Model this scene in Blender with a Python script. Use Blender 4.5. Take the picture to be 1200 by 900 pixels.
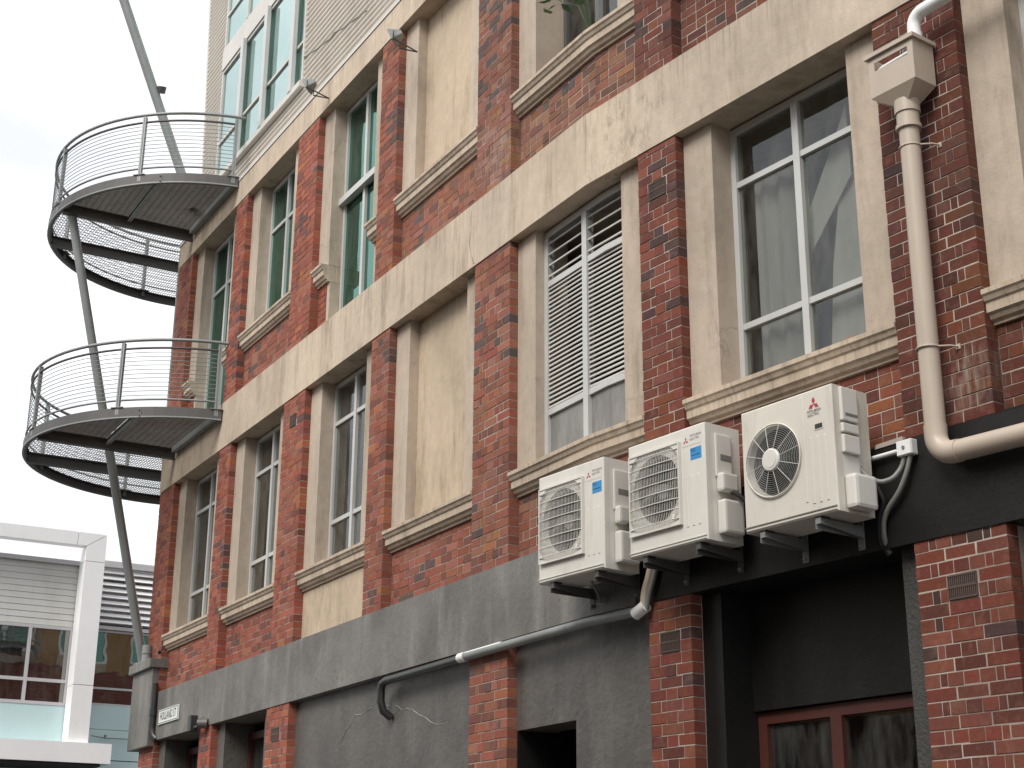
import bpy, bmesh, math, random
from mathutils import Vector
random.seed(7)
R = math.radians
for o in list(bpy.data.objects): bpy.data.objects.remove(o)
scene = bpy.context.scene
COL = scene.collection

# ------------------------------------------------------------------ camera
CZ = 1.7
FPX, PITCH, ROLL = 1775.04, R(18.978), R(0.3352)
fw = Vector((0, math.cos(PITCH), math.sin(PITCH)))
r0 = Vector((1, 0, 0)); u0 = r0.cross(fw)
cr = math.cos(ROLL)*r0 + math.sin(ROLL)*u0
cu = -math.sin(ROLL)*r0 + math.cos(ROLL)*u0
cam = bpy.data.cameras.new('camera'); camo = bpy.data.objects.new('camera', cam); COL.objects.link(camo)
from mathutils import Matrix
m3 = Matrix((cr, cu, -fw)).transposed()
camo.matrix_world = Matrix.Translation((0, 0, CZ)) @ m3.to_4x4()
cam.sensor_fit = 'HORIZONTAL'; cam.sensor_width = 36.0; cam.lens = 36.0*FPX/1200.0
cam.clip_start = 0.05; cam.clip_end = 2000
scene.camera = camo

# ------------------------------------------------------------------ world + sun (overcast daylight)
SUN_DIR = Vector((-0.47, -0.60, 0.82)).normalized()     # towards the sun
world = bpy.data.worlds.new('World'); scene.world = world; world.use_nodes = True
nt = world.node_tree; nt.nodes.clear()
out = nt.nodes.new('ShaderNodeOutputWorld'); bg = nt.nodes.new('ShaderNodeBackground')
sky = nt.nodes.new('ShaderNodeTexSky'); sky.sky_type = 'NISHITA'; sky.sun_disc = False
sky.sun_elevation = math.asin(SUN_DIR.z); sky.sun_rotation = math.atan2(SUN_DIR.x, SUN_DIR.y)
tc = nt.nodes.new('ShaderNodeTexCoord'); mp = nt.nodes.new('ShaderNodeMapping'); mp.inputs['Scale'].default_value = (1, 1, 2.2)
nz = nt.nodes.new('ShaderNodeTexNoise'); nz.inputs['Scale'].default_value = 3.2; nz.inputs['Detail'].default_value = 6; nz.inputs['Roughness'].default_value = .55
rp = nt.nodes.new('ShaderNodeValToRGB')
rp.color_ramp.elements[0].position = .36; rp.color_ramp.elements[0].color = (4.3, 4.4, 4.65, 1)
rp.color_ramp.elements[1].position = .62; rp.color_ramp.elements[1].color = (6.2, 6.25, 6.35, 1)
mx = nt.nodes.new('ShaderNodeMixRGB'); mx.inputs[0].default_value = .96
nt.links.new(tc.outputs['Generated'], mp.inputs[0]); nt.links.new(mp.outputs[0], nz.inputs['Vector'])
nt.links.new(nz.outputs['Fac'], rp.inputs[0]); nt.links.new(sky.outputs[0], mx.inputs[1]); nt.links.new(rp.outputs[0], mx.inputs[2])
nt.links.new(mx.outputs[0], bg.inputs[0]); bg.inputs[1].default_value = 0.1
nt.links.new(bg.outputs[0], out.inputs[0])
sl = bpy.data.lights.new('sun', 'SUN'); sl.energy = 1.5; sl.angle = R(30); sl.color = (1, .95, .88)
so = bpy.data.objects.new('sun', sl); COL.objects.link(so); so.rotation_euler = SUN_DIR.to_track_quat('Z', 'Y').to_euler(); so.location = (-8, -4, 25)
vs = scene.view_settings; vs.view_transform = 'Standard'; vs.look = 'None'; vs.gamma = 1; vs.exposure = 1.18; vs.use_curve_mapping = False

# ------------------------------------------------------------------ facade coordinates: s along the wall (towards the camera), d inwards, z up
X0 = Vector((-.02718919, 13.47203631)); SB = 1.39468780
T1, T2 = R(29.60292694), R(36.19412803)
D1 = Vector((math.sin(T1), -math.cos(T1))); D2 = Vector((math.sin(T2), -math.cos(T2)))
N1 = Vector((math.cos(T1), math.sin(T1))); N2 = Vector((math.cos(T2), math.sin(T2)))
BP = X0 + D1*SB
NM = (N1+N2).normalized()/math.cos((T2-T1)/2)
def WL(s, d, z): p = X0 + D1*s + N1*d; return Vector((p.x, p.y, z))
def WR(s, d, z): p = BP + D2*(s-SB) + N2*d; return Vector((p.x, p.y, z))
def W(s, d, z):
    if abs(s-SB) < 1e-6:
        p = BP + NM*d; return Vector((p.x, p.y, z))
    return WL(s, d, z) if s < SB else WR(s, d, z)
def ray(x, y): return fw + cr*((x-600)/FPX) + cu*((450-y)/FPX)
def F(x, y, d=0., side=None):          # pixel + known depth plane on the facade -> (s, z)
    q = ray(x, y); q2 = Vector((q.x, q.y))
    res = []
    for o, dd, n, a in ((X0, D1, N1, 0.), (BP, D2, N2, SB)):
        t = (o.dot(n)+d)/q2.dot(n); P = q2*t
        res.append(((P-o).dot(dd)+a, q.z*t+CZ))
    if side is None: side = 0 if res[0][0] <= SB else 1
    return res[side]
def HZ(x, y, z):                        # pixel + known height -> world point
    q = ray(x, y); t = (z-CZ)/q.z; return Vector((q.x*t, q.y*t, z))
def PJ(P):
    q = P-Vector((0, 0, CZ)); w = q.dot(fw); return 600+FPX*q.dot(cr)/w, 450-FPX*q.dot(cu)/w, w

# ------------------------------------------------------------------ materials
def newmat(name):
    m = bpy.data.materials.new(name); m.use_nodes = True
    return m, m.node_tree, m.node_tree.nodes['Principled BSDF']
def noise(t, scale, detail=4, rough=.55, vec=None, dist=0):
    n = t.nodes.new('ShaderNodeTexNoise'); n.inputs['Scale'].default_value = scale; n.inputs['Detail'].default_value = detail
    n.inputs['Roughness'].default_value = rough; n.inputs['Distortion'].default_value = dist
    if vec is not None: t.links.new(vec, n.inputs['Vector'])
    return n
def ramp(t, fac, stops):
    r = t.nodes.new('ShaderNodeValToRGB'); e = r.color_ramp.elements
    e[0].position, e[0].color = stops[0][0], (*stops[0][1], 1); e[1].position, e[1].color = stops[-1][0], (*stops[-1][1], 1)
    for p, c in stops[1:-1]:
        k = e.new(p); k.color = (*c, 1)
    t.links.new(fac, r.inputs[0]); return r
def mixc(t, fac, a, b, mode='MIX'):
    m = t.nodes.new('ShaderNodeMixRGB'); m.blend_type = mode
    for i, x in ((0, fac), (1, a), (2, b)):
        if isinstance(x, (int, float)): m.inputs[i].default_value = x
        elif isinstance(x, tuple): m.inputs[i].default_value = (*x, 1)
        else: t.links.new(x, m.inputs[i])
    return m.outputs[0]
def pos(t, scale=(1, 1, 1)):
    g = t.nodes.new('ShaderNodeNewGeometry'); mpn = t.nodes.new('ShaderNodeMapping'); mpn.inputs['Scale'].default_value = scale
    t.links.new(g.outputs['Position'], mpn.inputs[0]); return mpn.outputs[0]
def bump(t, b, h, strength=.3, dist=.01):
    n = t.nodes.new('ShaderNodeBump'); n.inputs['Strength'].default_value = strength; n.inputs['Distance'].default_value = dist
    t.links.new(h, n.inputs['Height']); t.links.new(n.outputs[0], b.inputs['Normal'])
def painted(name, base, rough=.6, var=.15, dirt=.25, dirtcol=(.10, .085, .06), bscale=60, bstr=.15, bdist=.004, streak=True, spec=.5, metal=0):
    m, t, b = newmat(name)
    lo = tuple(c*(1-var) for c in base); hi = tuple(min(1, c*(1+var)) for c in base)
    n1 = noise(t, 1.3, 6, .6, pos(t)); c = ramp(t, n1.outputs['Fac'], [(.3, lo), (.7, hi)]).outputs[0]
    n2 = noise(t, 2.0, 8, .7, pos(t, (1.6, 1.6, .35) if streak else (1, 1, 1)))
    f = ramp(t, n2.outputs['Fac'], [(.5, (0, 0, 0)), (.78, (dirt,)*3)]).outputs[0]
    c = mixc(t, f, c, dirtcol); t.links.new(c, b.inputs['Base Color'])
    b.inputs['Roughness'].default_value = rough; b.inputs['Specular IOR Level'].default_value = spec; b.inputs['Metallic'].default_value = metal
    n3 = noise(t, bscale, 5, .65, pos(t)); bump(t, b, n3.outputs['Fac'], bstr, bdist)
    return m
M = {}
# brick: own colour per brick comes from the colour attribute; grain, soot and bloom on top
m, t, b = newmat('brick')
a = t.nodes.new('ShaderNodeAttribute'); a.attribute_name = 'Col'
g1 = noise(t, 38, 6, .7, pos(t)); g2 = noise(t, 2.2, 6, .65, pos(t)); g3 = noise(t, 11, 5, .65, pos(t))
c = mixc(t, .55, a.outputs['Color'], ramp(t, g1.outputs['Fac'], [(.25, (.34, .33, .33)), (.75, (.72, .69, .68))]).outputs[0], 'OVERLAY')
c = mixc(t, ramp(t, g3.outputs['Fac'], [(.52, (0, 0, 0)), (.75, (.30,)*3)]).outputs[0], c, (.32, .165, .115))
c = mixc(t, ramp(t, g2.outputs['Fac'], [(.54, (0, 0, 0)), (.74, (.38,)*3)]).outputs[0], c, (.075, .05, .045))
geo = t.nodes.new('ShaderNodeNewGeometry')
for ctr_, rad_, col_, am_ in ((WR(5.24, 0, 4.92), .28, (.42, .36, .31), .45), (WL(-.25, .1, 8.9), .5, (.45, .36, .33), .5), (WR(5.2, 0, 6.3), .8, (.05, .04, .038), .6)):
    ds = t.nodes.new('ShaderNodeVectorMath'); ds.operation = 'DISTANCE'; ds.inputs[1].default_value = ctr_; t.links.new(geo.outputs['Position'], ds.inputs[0])
    fall = ramp(t, ds.outputs['Value'], [(rad_*.15, (1, 1, 1)), (rad_, (0, 0, 0))]).outputs[0]
    nn = noise(t, 9, 6, .7, pos(t, (2.5, 2.5, .6))); bl = ramp(t, nn.outputs['Fac'], [(.42, (0, 0, 0)), (.62, (am_,)*3)]).outputs[0]
    c = mixc(t, mixc(t, 1.0, fall, bl, 'MULTIPLY'), c, col_)
t.links.new(c, b.inputs['Base Color']); b.inputs['Roughness'].default_value = .82; b.inputs['Specular IOR Level'].default_value = .3
bump(t, b, g1.outputs['Fac'], .5, .006); M['brick'] = m
m, t, b = newmat('mortar')
g1 = noise(t, 1.7, 5, .6, pos(t)); g2 = noise(t, 70, 4, .6, pos(t))
c = ramp(t, g1.outputs['Fac'], [(.34, (.22, .17, .145)), (.60, (.45, .39, .335))]).outputs[0]; t.links.new(c, b.inputs['Base Color'])
b.inputs['Roughness'].default_value = .95; bump(t, b, g2.outputs['Fac'], .4, .004); M['mortar'] = m
# beige render with patches, streaks and hair cracks
def plaster(name, base, stain=.5, crack=True):
    m, t, b = newmat(name)
    lo = tuple(c*.76 for c in base); hi = tuple(c*1.10 for c in base)
    n1 = noise(t, .9, 7, .62, pos(t, (1, 1, .6))); c = ramp(t, n1.outputs['Fac'], [(.3, lo), (.55, base), (.72, hi)]).outputs[0]
    n0 = noise(t, 9, 6, .7, pos(t)); c = mixc(t, .35, c, ramp(t, n0.outputs['Fac'], [(.3, (.36, .36, .36)), (.7, (.62, .61, .6))]).outputs[0], 'OVERLAY')
    n2 = noise(t, 1.5, 8, .72, pos(t, (2.2, 2.2, .4)))
    c = mixc(t, ramp(t, n2.outputs['Fac'], [(.52, (0, 0, 0)), (.72, (stain,)*3)]).outputs[0], c, (.17, .135, .085))
    n6 = noise(t, 2.6, 6, .65, pos(t, (5, 5, .3)))
    c = mixc(t, ramp(t, n6.outputs['Fac'], [(.55, (0, 0, 0)), (.75, (stain*.55,)*3)]).outputs[0], c, (.20, .16, .11))
    c = mixc(t, ramp(t, n6.outputs['Fac'], [(.27, (stain*.35,)*3), (.42, (0, 0, 0))]).outputs[0], c, (.68, .60, .50))
    sz = t.nodes.new('ShaderNodeSeparateXYZ'); gz = t.nodes.new('ShaderNodeNewGeometry'); t.links.new(gz.outputs['Position'], sz.inputs[0])
    n7 = noise(t, 4.0, 5, .7, pos(t, (6, 6, .12)))
    for ztop in (8.512, 12.06, 5.462, 9.39):
        mr = t.nodes.new('ShaderNodeMapRange'); mr.inputs[1].default_value = ztop-.42; mr.inputs[2].default_value = ztop; t.links.new(sz.outputs[2], mr.inputs[0])
        lt = t.nodes.new('ShaderNodeMath'); lt.operation = 'LESS_THAN'; lt.inputs[1].default_value = ztop+.01; t.links.new(sz.outputs[2], lt.inputs[0])
        mu_ = t.nodes.new('ShaderNodeMath'); mu_.operation = 'MULTIPLY'; t.links.new(mr.outputs[0], mu_.inputs[0]); t.links.new(lt.outputs[0], mu_.inputs[1])
        c = mixc(t, mixc(t, 1.0, mu_.outputs[0], ramp(t, n7.outputs['Fac'], [(.52, (0, 0, 0)), (.70, (.6,)*3)]).outputs[0], 'MULTIPLY'), c, (.15, .12, .085))
    n4 = noise(t, 5, 8, .8, pos(t)); c = mixc(t, ramp(t, n4.outputs['Fac'], [(.64, (0, 0, 0)), (.76, (stain*.8,)*3)]).outputs[0], c, (.12, .10, .075))
    if crack:
        wv = noise(t, 3, 4, .6, pos(t)); add = t.nodes.new('ShaderNodeVectorMath'); add.operation = 'MULTIPLY_ADD'
        add.inputs[1].default_value = (.45,)*3; t.links.new(wv.outputs['Color'], add.inputs[0]); t.links.new(pos(t, (1.2, 1.2, .7)), add.inputs[2])
        v = t.nodes.new('ShaderNodeTexVoronoi'); v.feature = 'DISTANCE_TO_EDGE'; v.inputs['Scale'].default_value = .8; t.links.new(add.outputs[0], v.inputs['Vector'])
        k = noise(t, 1.1, 3, .5, pos(t)); kf = ramp(t, k.outputs['Fac'], [(.5, (0, 0, 0)), (.62, (.4,)*3)]).outputs[0]
        cf = ramp(t, v.outputs['Distance'], [(.001, (1, 1, 1)), (.005, (0, 0, 0))]).outputs[0]
        c = mixc(t, mixc(t, 1.0, cf, kf, 'MULTIPLY'), c, (.10, .08, .06))
    if crack:      # damp patch with flaking grime beside the narrow pier
        geo = t.nodes.new('ShaderNodeNewGeometry'); ds = t.nodes.new('ShaderNodeVectorMath'); ds.operation = 'DISTANCE'; sc_ = W(1.95, 0, 8.18); ds.inputs[1].default_value = sc_
        t.links.new(geo.outputs['Position'], ds.inputs[0]); fall = ramp(t, ds.outputs['Value'], [(.15, (1, 1, 1)), (.75, (0, 0, 0))]).outputs[0]
        n5 = noise(t, 7, 8, .75, pos(t, (1.2, 1.2, .55))); blot = ramp(t, n5.outputs['Fac'], [(.50, (0, 0, 0)), (.64, (.6,)*3)]).outputs[0]
        c = mixc(t, mixc(t, 1.0, fall, blot, 'MULTIPLY'), c, (.15, .125, .085))
    t.links.new(c, b.inputs['Base Color']); b.inputs['Roughness'].default_value = .9; b.inputs['Specular IOR Level'].default_value = .25
    n3 = noise(t, 42, 6, .7, pos(t)); bump(t, b, n3.outputs['Fac'], .35, .008); return m
M['plaster'] = plaster('beige_render', (.53, .44, .343), .65)
M['plasterB'] = plaster('beige_render_pale', (.555, .465, .365), .75)
M['plasterC'] = plaster('beige_render_grey', (.525, .445, .355), .5)
M['plaster2'] = plaster('beige_jamb_render', (.47, .395, .32), .5, True)
M['panel'] = plaster('beige_panel_render', (.50, .405, .30), .7, False)
M['charcoal'] = painted('charcoal_paint', (.138, .130, .118), .5, .34, .75, (.30, .29, .265), 14, .5, .016)
M['charcoal2'] = painted('charcoal_panel_paint', (.095, .089, .081), .5, .34, .6, (.19, .18, .165), 14, .6, .018)
M['black'] = painted('black_paint', (.0105, .0102, .0097), .45, .25, .3, (.035, .033, .03), 14, .3, .01, spec=.35)
M['darkgrey'] = painted('dark_grey_roughcast', (.048, .047, .043), .6, .25, .4, (.08, .078, .07), 40, .8, .02)
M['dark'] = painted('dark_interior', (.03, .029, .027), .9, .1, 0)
M['alu'] = painted('pale_aluminium', (.50, .505, .49), .32, .06, .2, (.3, .29, .27), 90, .03, .002, spec=.5, metal=.1)
M['slat'] = painted('weathered_louvre', (.47, .46, .425), .45, .12, .4, (.22, .2, .17), 60, .05, .002)
M['white'] = painted('white_powder_coat', (.87, .87, .87), .4, .03, .1, (.5, .48, .45), 90, .02, .002)
M['whiteac'] = painted('cream_white_casing', (.67, .65, .595), .38, .05, .45, (.38, .33, .25), 90, .03, .002)
M['whiteac_old'] = painted('aged_white_casing', (.63, .60, .535), .42, .08, .6, (.33, .27, .19), 70, .04, .002)
M['plastic'] = painted('pale_plastic_cover', (.66, .645, .60), .35, .03, .15, (.4, .37, .3), 90, .03, .002)
M['steel'] = painted('galvanised_steel', (.25, .265, .26), .5, .16, .3, (.10, .095, .085), 30, .12, .003, metal=.25)
M['steel_dk'] = painted('dull_dark_steel', (.095, .09, .088), .55, .15, .3, (.04, .035, .03), 30, .12, .003, metal=.2)
M['steel_md'] = painted('brown_grating_steel', (.17, .155, .145), .55, .15, .3, (.08, .06, .05), 30, .12, .003, metal=.2)  # darker, browner steel for the near grating panel
M['pvc'] = painted('beige_painted_pvc', (.45, .38, .31), .42, .05, .25, (.3, .25, .19), 60, .04, .002)
M['pvcw'] = painted('white_pvc', (.76, .77, .77), .35, .03, .1, (.5, .5, .48), 60, .03, .002)
M['conduit'] = painted('grey_conduit', (.19, .19, .18), .5, .1, .2, (.1, .1, .09), 60, .05, .002)
M['blackpipe'] = painted('black_pipe', (.03, .03, .03), .35, .1, .1, (.06, .06, .06), 60, .05, .002)
M['brown'] = painted('oxide_red_joinery', (.075, .021, .015), .5, .12, .3, (.05, .02, .015), 40, .1, .002)
M['vent'] = painted('soot_terracotta_vent', (.09, .06, .05), .9, .25, .4, (.03, .025, .02), 60, .4, .005)
M['clad'] = painted('cream_corrugated_sheet', (.66, .61, .54), .5, .05, .3, (.3, .26, .2), 60, .03, .002, spec=.4)
M['flash'] = painted('pale_flashing', (.55, .53, .49), .45, .06, .2, (.3, .27, .22), 50, .05, .002)
M['board'] = painted('pale_grey_board', (.60, .60, .575), .6, .05, .25, (.3, .3, .28), 50, .06, .002)
M['greyframe'] = painted('light_grey_panel', (.50, .49, .50), .45, .04, .12, (.35, .35, .35), 50, .03, .002)
M['spandrel'] = painted('pale_teal_spandrel', (.50, .66, .67), .25, .03, .1, (.4, .5, .5), 50, .02, .001)
M['blue'] = painted('blue_sticker', (.03, .25, .55), .4, .04, 0)
M['red'] = painted('red_print', (.40, .04, .05), .5, .05, 0)
M['ink'] = painted('dark_print', (.03, .03, .03), .6, .05, 0)
M['signw'] = painted('white_sign_face', (.74, .77, .74), .35, .03, .1)
M['stone'] = painted('grey_opposite_render', (.30, .285, .26), .9, .15, .3)
M['asphalt'] = painted('asphalt', (.05, .05, .05), .9, .2, .3, (.03, .03, .03), 80, .5, .01, False)
M['paving'] = painted('concrete_paving', (.30, .29, .27), .9, .12, .3, (.18, .17, .15), 60, .3, .005, False)
M['curtain'] = painted('grey_blind', (.24, .23, .21), .9, .1, .2, (.2, .19, .17), 40, .1, .003)
M['drape'] = painted('pale_sheet', (.33, .325, .31), .9, .1, .2, (.5, .48, .44), 30, .1, .003)
M['fin'] = painted('dark_coil', (.035, .035, .032), .7, .15, .2, (.04, .04, .04), 120, .3, .003)
M['leaf'] = painted('leaf_green', (.06, .16, .05), .5, .3, 0)
M['pinkpot'] = painted('pink_clay', (.55, .2, .15), .7, .1, 0)
M['orange'] = painted('opposite_ochre', (.40, .24, .11), .85, .1, .25)
M['crackm'] = painted('crack_brown', (.16, .125, .09), .95, .2, 0)  # dark brown for the band crack and the paint chips
M['filler'] = painted('pale_crack_filler', (.26, .25, .23), .8, .2, .2)
M['efflor'] = painted('pale_mortar_smear', (.38, .33, .29), .9, .2, .2)
m, t, b = newmat('brick_face')
bt = t.nodes.new('ShaderNodeTexBrick'); bt.inputs['Scale'].default_value = 1; bt.inputs['Brick Width'].default_value = .24; bt.inputs['Row Height'].default_value = .087; bt.inputs['Mortar Size'].default_value = .005
bt.inputs['Color1'].default_value = (.28, .085, .06, 1); bt.inputs['Color2'].default_value = (.2, .07, .055, 1); bt.inputs['Mortar'].default_value = (.3, .18, .14, 1)
sx = t.nodes.new('ShaderNodeSeparateXYZ'); cx_ = t.nodes.new('ShaderNodeCombineXYZ'); t.links.new(pos(t), sx.inputs[0]); t.links.new(sx.outputs[0], cx_.inputs[0]); t.links.new(sx.outputs[2], cx_.inputs[1]); t.links.new(cx_.outputs[0], bt.inputs['Vector'])
t.links.new(bt.outputs['Color'], b.inputs['Base Color']); b.inputs['Roughness'].default_value = .9; M['brickface'] = m
def glass(name, tint, ior=1.5, rough=.02, see=.75, wob=.0, gt=None, dust=(0, .09)):
    m, t, b = newmat(name); t.nodes.remove(b); o = t.nodes['Material Output']
    tr = t.nodes.new('ShaderNodeBsdfTransparent'); tr.inputs[0].default_value = (*[c*see for c in tint], 1)
    gl = t.nodes.new('ShaderNodeBsdfGlossy'); gl.inputs['Roughness'].default_value = rough; gl.inputs[0].default_value = (*(gt or [.5+.5*c for c in tint]), 1)
    fr = t.nodes.new('ShaderNodeFresnel'); fr.inputs[0].default_value = ior
    mx = t.nodes.new('ShaderNodeMixShader'); gb = t.nodes.new('ShaderNodeNewGeometry'); ff = t.nodes.new('ShaderNodeMath'); ff.operation = 'SUBTRACT'; ff.inputs[0].default_value = 1; t.links.new(gb.outputs['Backfacing'], ff.inputs[1])
    fm = t.nodes.new('ShaderNodeMath'); fm.operation = 'MULTIPLY'; t.links.new(fr.outputs[0], fm.inputs[0]); t.links.new(ff.outputs[0], fm.inputs[1]); t.links.new(fm.outputs[0], mx.inputs[0]); t.links.new(tr.outputs[0], mx.inputs[1]); t.links.new(gl.outputs[0], mx.inputs[2])
    if wob:
        n = noise(t, 1.2, 2, .5, pos(t)); bn = t.nodes.new('ShaderNodeBump'); bn.inputs['Strength'].default_value = wob; bn.inputs['Distance'].default_value = .02
        t.links.new(n.outputs[0], bn.inputs['Height']); t.links.new(bn.outputs[0], gl.inputs['Normal']); t.links.new(bn.outputs[0], fr.inputs['Normal'])
    # dust film
    df = t.nodes.new('ShaderNodeBsdfDiffuse'); df.inputs[0].default_value = (.5, .49, .46, 1)
    n2 = noise(t, 3, 8, .7, pos(t, (2, 2, .6))); f = ramp(t, n2.outputs[0], [(.4, (dust[0],)*3), (.75, (dust[1],)*3)])
    m2 = t.nodes.new('ShaderNodeMixShader'); t.links.new(f.outputs[0], m2.inputs[0]); t.links.new(mx.outputs[0], m2.inputs[1]); t.links.new(df.outputs[0], m2.inputs[2])
    t.links.new(m2.outputs[0], o.inputs[0]); return m
M['glass'] = glass('window_glass', (.9, .92, .9), 1.7, .02, .9, .2)
M['frost'] = glass('frosted_glass', (.8, .82, .8), 1.6, .35, .35, dust=(.3, .6))
M['green'] = glass('green_tinted_glass', (.40, .74, .65), 3.4, .03, .6, .3, (.42, .80, .68))
M['teal'] = glass('teal_tinted_glass', (.60, .95, .91), 11, .03, .75, .12)
M['mirror'] = glass('dark_reflective_glass', (.8, .78, .72), 3.0, .012, .35, .22)

# ------------------------------------------------------------------ mesh helpers
class MB:
    def __init__(s): s.v = []; s.f = []; s.sm = []; s.c = []
    def add(s, vs, fs, smooth=False, col=None):
        o = len(s.v); s.v += [Vector(q) for q in vs]; s.f += [tuple(i+o for i in f) for f in fs]; s.sm += [smooth]*len(fs)
        s.c += [col]*len(vs); return s
    def hexa(s, p, col=None, back=True):      # p: 8 points, 0-3 front loop, 4-7 back loop
        fs = [(0, 1, 2, 3), (0, 4, 5, 1), (1, 5, 6, 2), (2, 6, 7, 3), (3, 7, 4, 0)]
        if back: fs.append((7, 6, 5, 4))
        return s.add(p, fs, False, col)
    def fbox(s, s0, s1, d0, d1, z0, z1, fn=None, col=None, back=True):
        cuts = [s0, s1]
        if fn is None and s0 < SB-1e-6 < s1-2e-6 and s1-s0 > .25: cuts = [s0, SB, s1]
        g = fn or W
        for a, b in zip(cuts[:-1], cuts[1:]):
            s.hexa([g(a, d0, z0), g(b, d0, z0), g(b, d0, z1), g(a, d0, z1), g(a, d1, z0), g(b, d1, z0), g(b, d1, z1), g(a, d1, z1)], col, back)
        return s
    def box(s, a, b, c, d, e, f_): return s.fbox(a, b, c, d, e, f_, fn=lambda x, y, z: Vector((x, y, z)))
    def tube(s, pts, r, n=8, caps=True, smooth=True, closed=False):
        pts = [Vector(p) for p in pts]; rings = []; up = None; N = len(pts)
        for i, p in enumerate(pts):
            a = pts[i-1] if (i > 0 or closed) else p; b_ = pts[(i+1) % N] if (i < N-1 or closed) else p
            tg = (b_-a).normalized()
            if up is None: up = Vector((0, 0, 1)) if abs(tg.z) < .9 else Vector((1, 0, 0))
            x = tg.cross(up).normalized(); y = x.cross(tg).normalized(); up = y
            rr = r[i] if isinstance(r, (list, tuple)) else r
            rings.append([p + (x*math.cos(2*math.pi*k/n)+y*math.sin(2*math.pi*k/n))*rr for k in range(n)])
        vs = [q for rg in rings for q in rg]; fs = []
        for i in range(N if closed else N-1):
            j = (i+1) % N
            for k in range(n): fs.append((i*n+k, i*n+(k+1) % n, j*n+(k+1) % n, j*n+k))
        s.add(vs, fs, smooth)
        if caps and not closed: s.add(rings[0], [tuple(range(n))[::-1]]); s.add(rings[-1], [tuple(range(n))])
        return s
    def sweep(s, frames, closedprof=True):     # frames: list of point loops
        n = len(frames[0]); vs = [p for f in frames for p in f]; fs = []
        for i in range(len(frames)-1):
            for k in range(n if closedprof else n-1): fs.append((i*n+k, i*n+(k+1) % n, (i+1)*n+(k+1) % n, (i+1)*n+k))
        s.add(vs, fs)
        if closedprof: s.add(frames[0], [tuple(range(n))[::-1]]); s.add(frames[-1], [tuple(range(n))])
        return s
WLOC = {}
def link(name, mb, mat, parent=None, bevel=0, fixn=True):
    me = bpy.data.meshes.new(name)
    lo = Vector((min(v.x for v in mb.v), min(v.y for v in mb.v), min(v.z for v in mb.v)))
    hi = Vector((max(v.x for v in mb.v), max(v.y for v in mb.v), max(v.z for v in mb.v)))
    c = (lo+hi)/2
    if parent is None: c.z = lo.z
    me.from_pydata([v-c for v in mb.v], [], mb.f)
    me.polygons.foreach_set('use_smooth', mb.sm)
    if any(q is not None for q in mb.c):
        at = me.color_attributes.new('Col', 'FLOAT_COLOR', 'POINT')
        at.data.foreach_set('color', [x for q in mb.c for x in (*(q or (.3, .1, .08)), 1)])
    if bevel or fixn:
        bm = bmesh.new(); bm.from_mesh(me)
        if bevel:
            bmesh.ops.remove_doubles(bm, verts=bm.verts, dist=1e-5)
            bmesh.ops.bevel(bm, geom=[e for e in bm.edges if len(e.link_faces) == 2 and e.calc_face_angle() > .5], offset=bevel, segments=2, profile=.6, affect='EDGES')
        bmesh.ops.recalc_face_normals(bm, faces=bm.faces); bm.to_mesh(me); bm.free()
    me.materials.append(M[mat]); o = bpy.data.objects.new(name, me); COL.objects.link(o)
    o.location = c; WLOC[o.name] = c.copy()
    if parent is not None: o.parent = parent; o.location = c - WLOC[parent.name]
    return o
def thing(name, label, cat, loc, group=None):
    o = bpy.data.objects.new(name, None); COL.objects.link(o); o.location = loc; o.empty_display_size = .3; WLOC[o.name] = Vector(loc)
    o['label'] = label; o['category'] = cat
    if group: o['group'] = group
    return o
def tag(o, label=None, cat=None, group=None, kind=None):
    if label: o['label'] = label
    if cat: o['category'] = cat
    if group: o['group'] = group
    if kind: o['kind'] = kind
    return o
def text_pts(txt, size):
    cv = bpy.data.curves.new('lettering', 'FONT'); cv.body = txt; cv.size = size; cv.align_x = 'CENTER'; cv.align_y = 'CENTER'; cv.resolution_u = 3
    ob = bpy.data.objects.new('lettering', cv); me = bpy.data.meshes.new_from_object(ob)
    vs = [v.co.copy() for v in me.vertices]; fs = [tuple(p.vertices) for p in me.polygons]
    bpy.data.objects.remove(ob); bpy.data.curves.remove(cv); bpy.data.meshes.remove(me); return vs, fs

# ------------------------------------------------------------------ ground
def G(s, d, z): return WL(s, d, z)
mb = MB(); mb.add([(-400, -400, 0), (400, -400, 0), (400, 400, 0), (-400, 400, 0)], [(0, 1, 2, 3)])
tag(link('road', mb, 'asphalt', fixn=False), kind='structure')
mb = MB(); mb.fbox(-13.2, SB, -1.9, .05, .004, .13, fn=W); mb.fbox(SB, 9, -1.9, .05, .004, .13, fn=W)
tag(link('pavement', mb, 'paving'), kind='structure')

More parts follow.
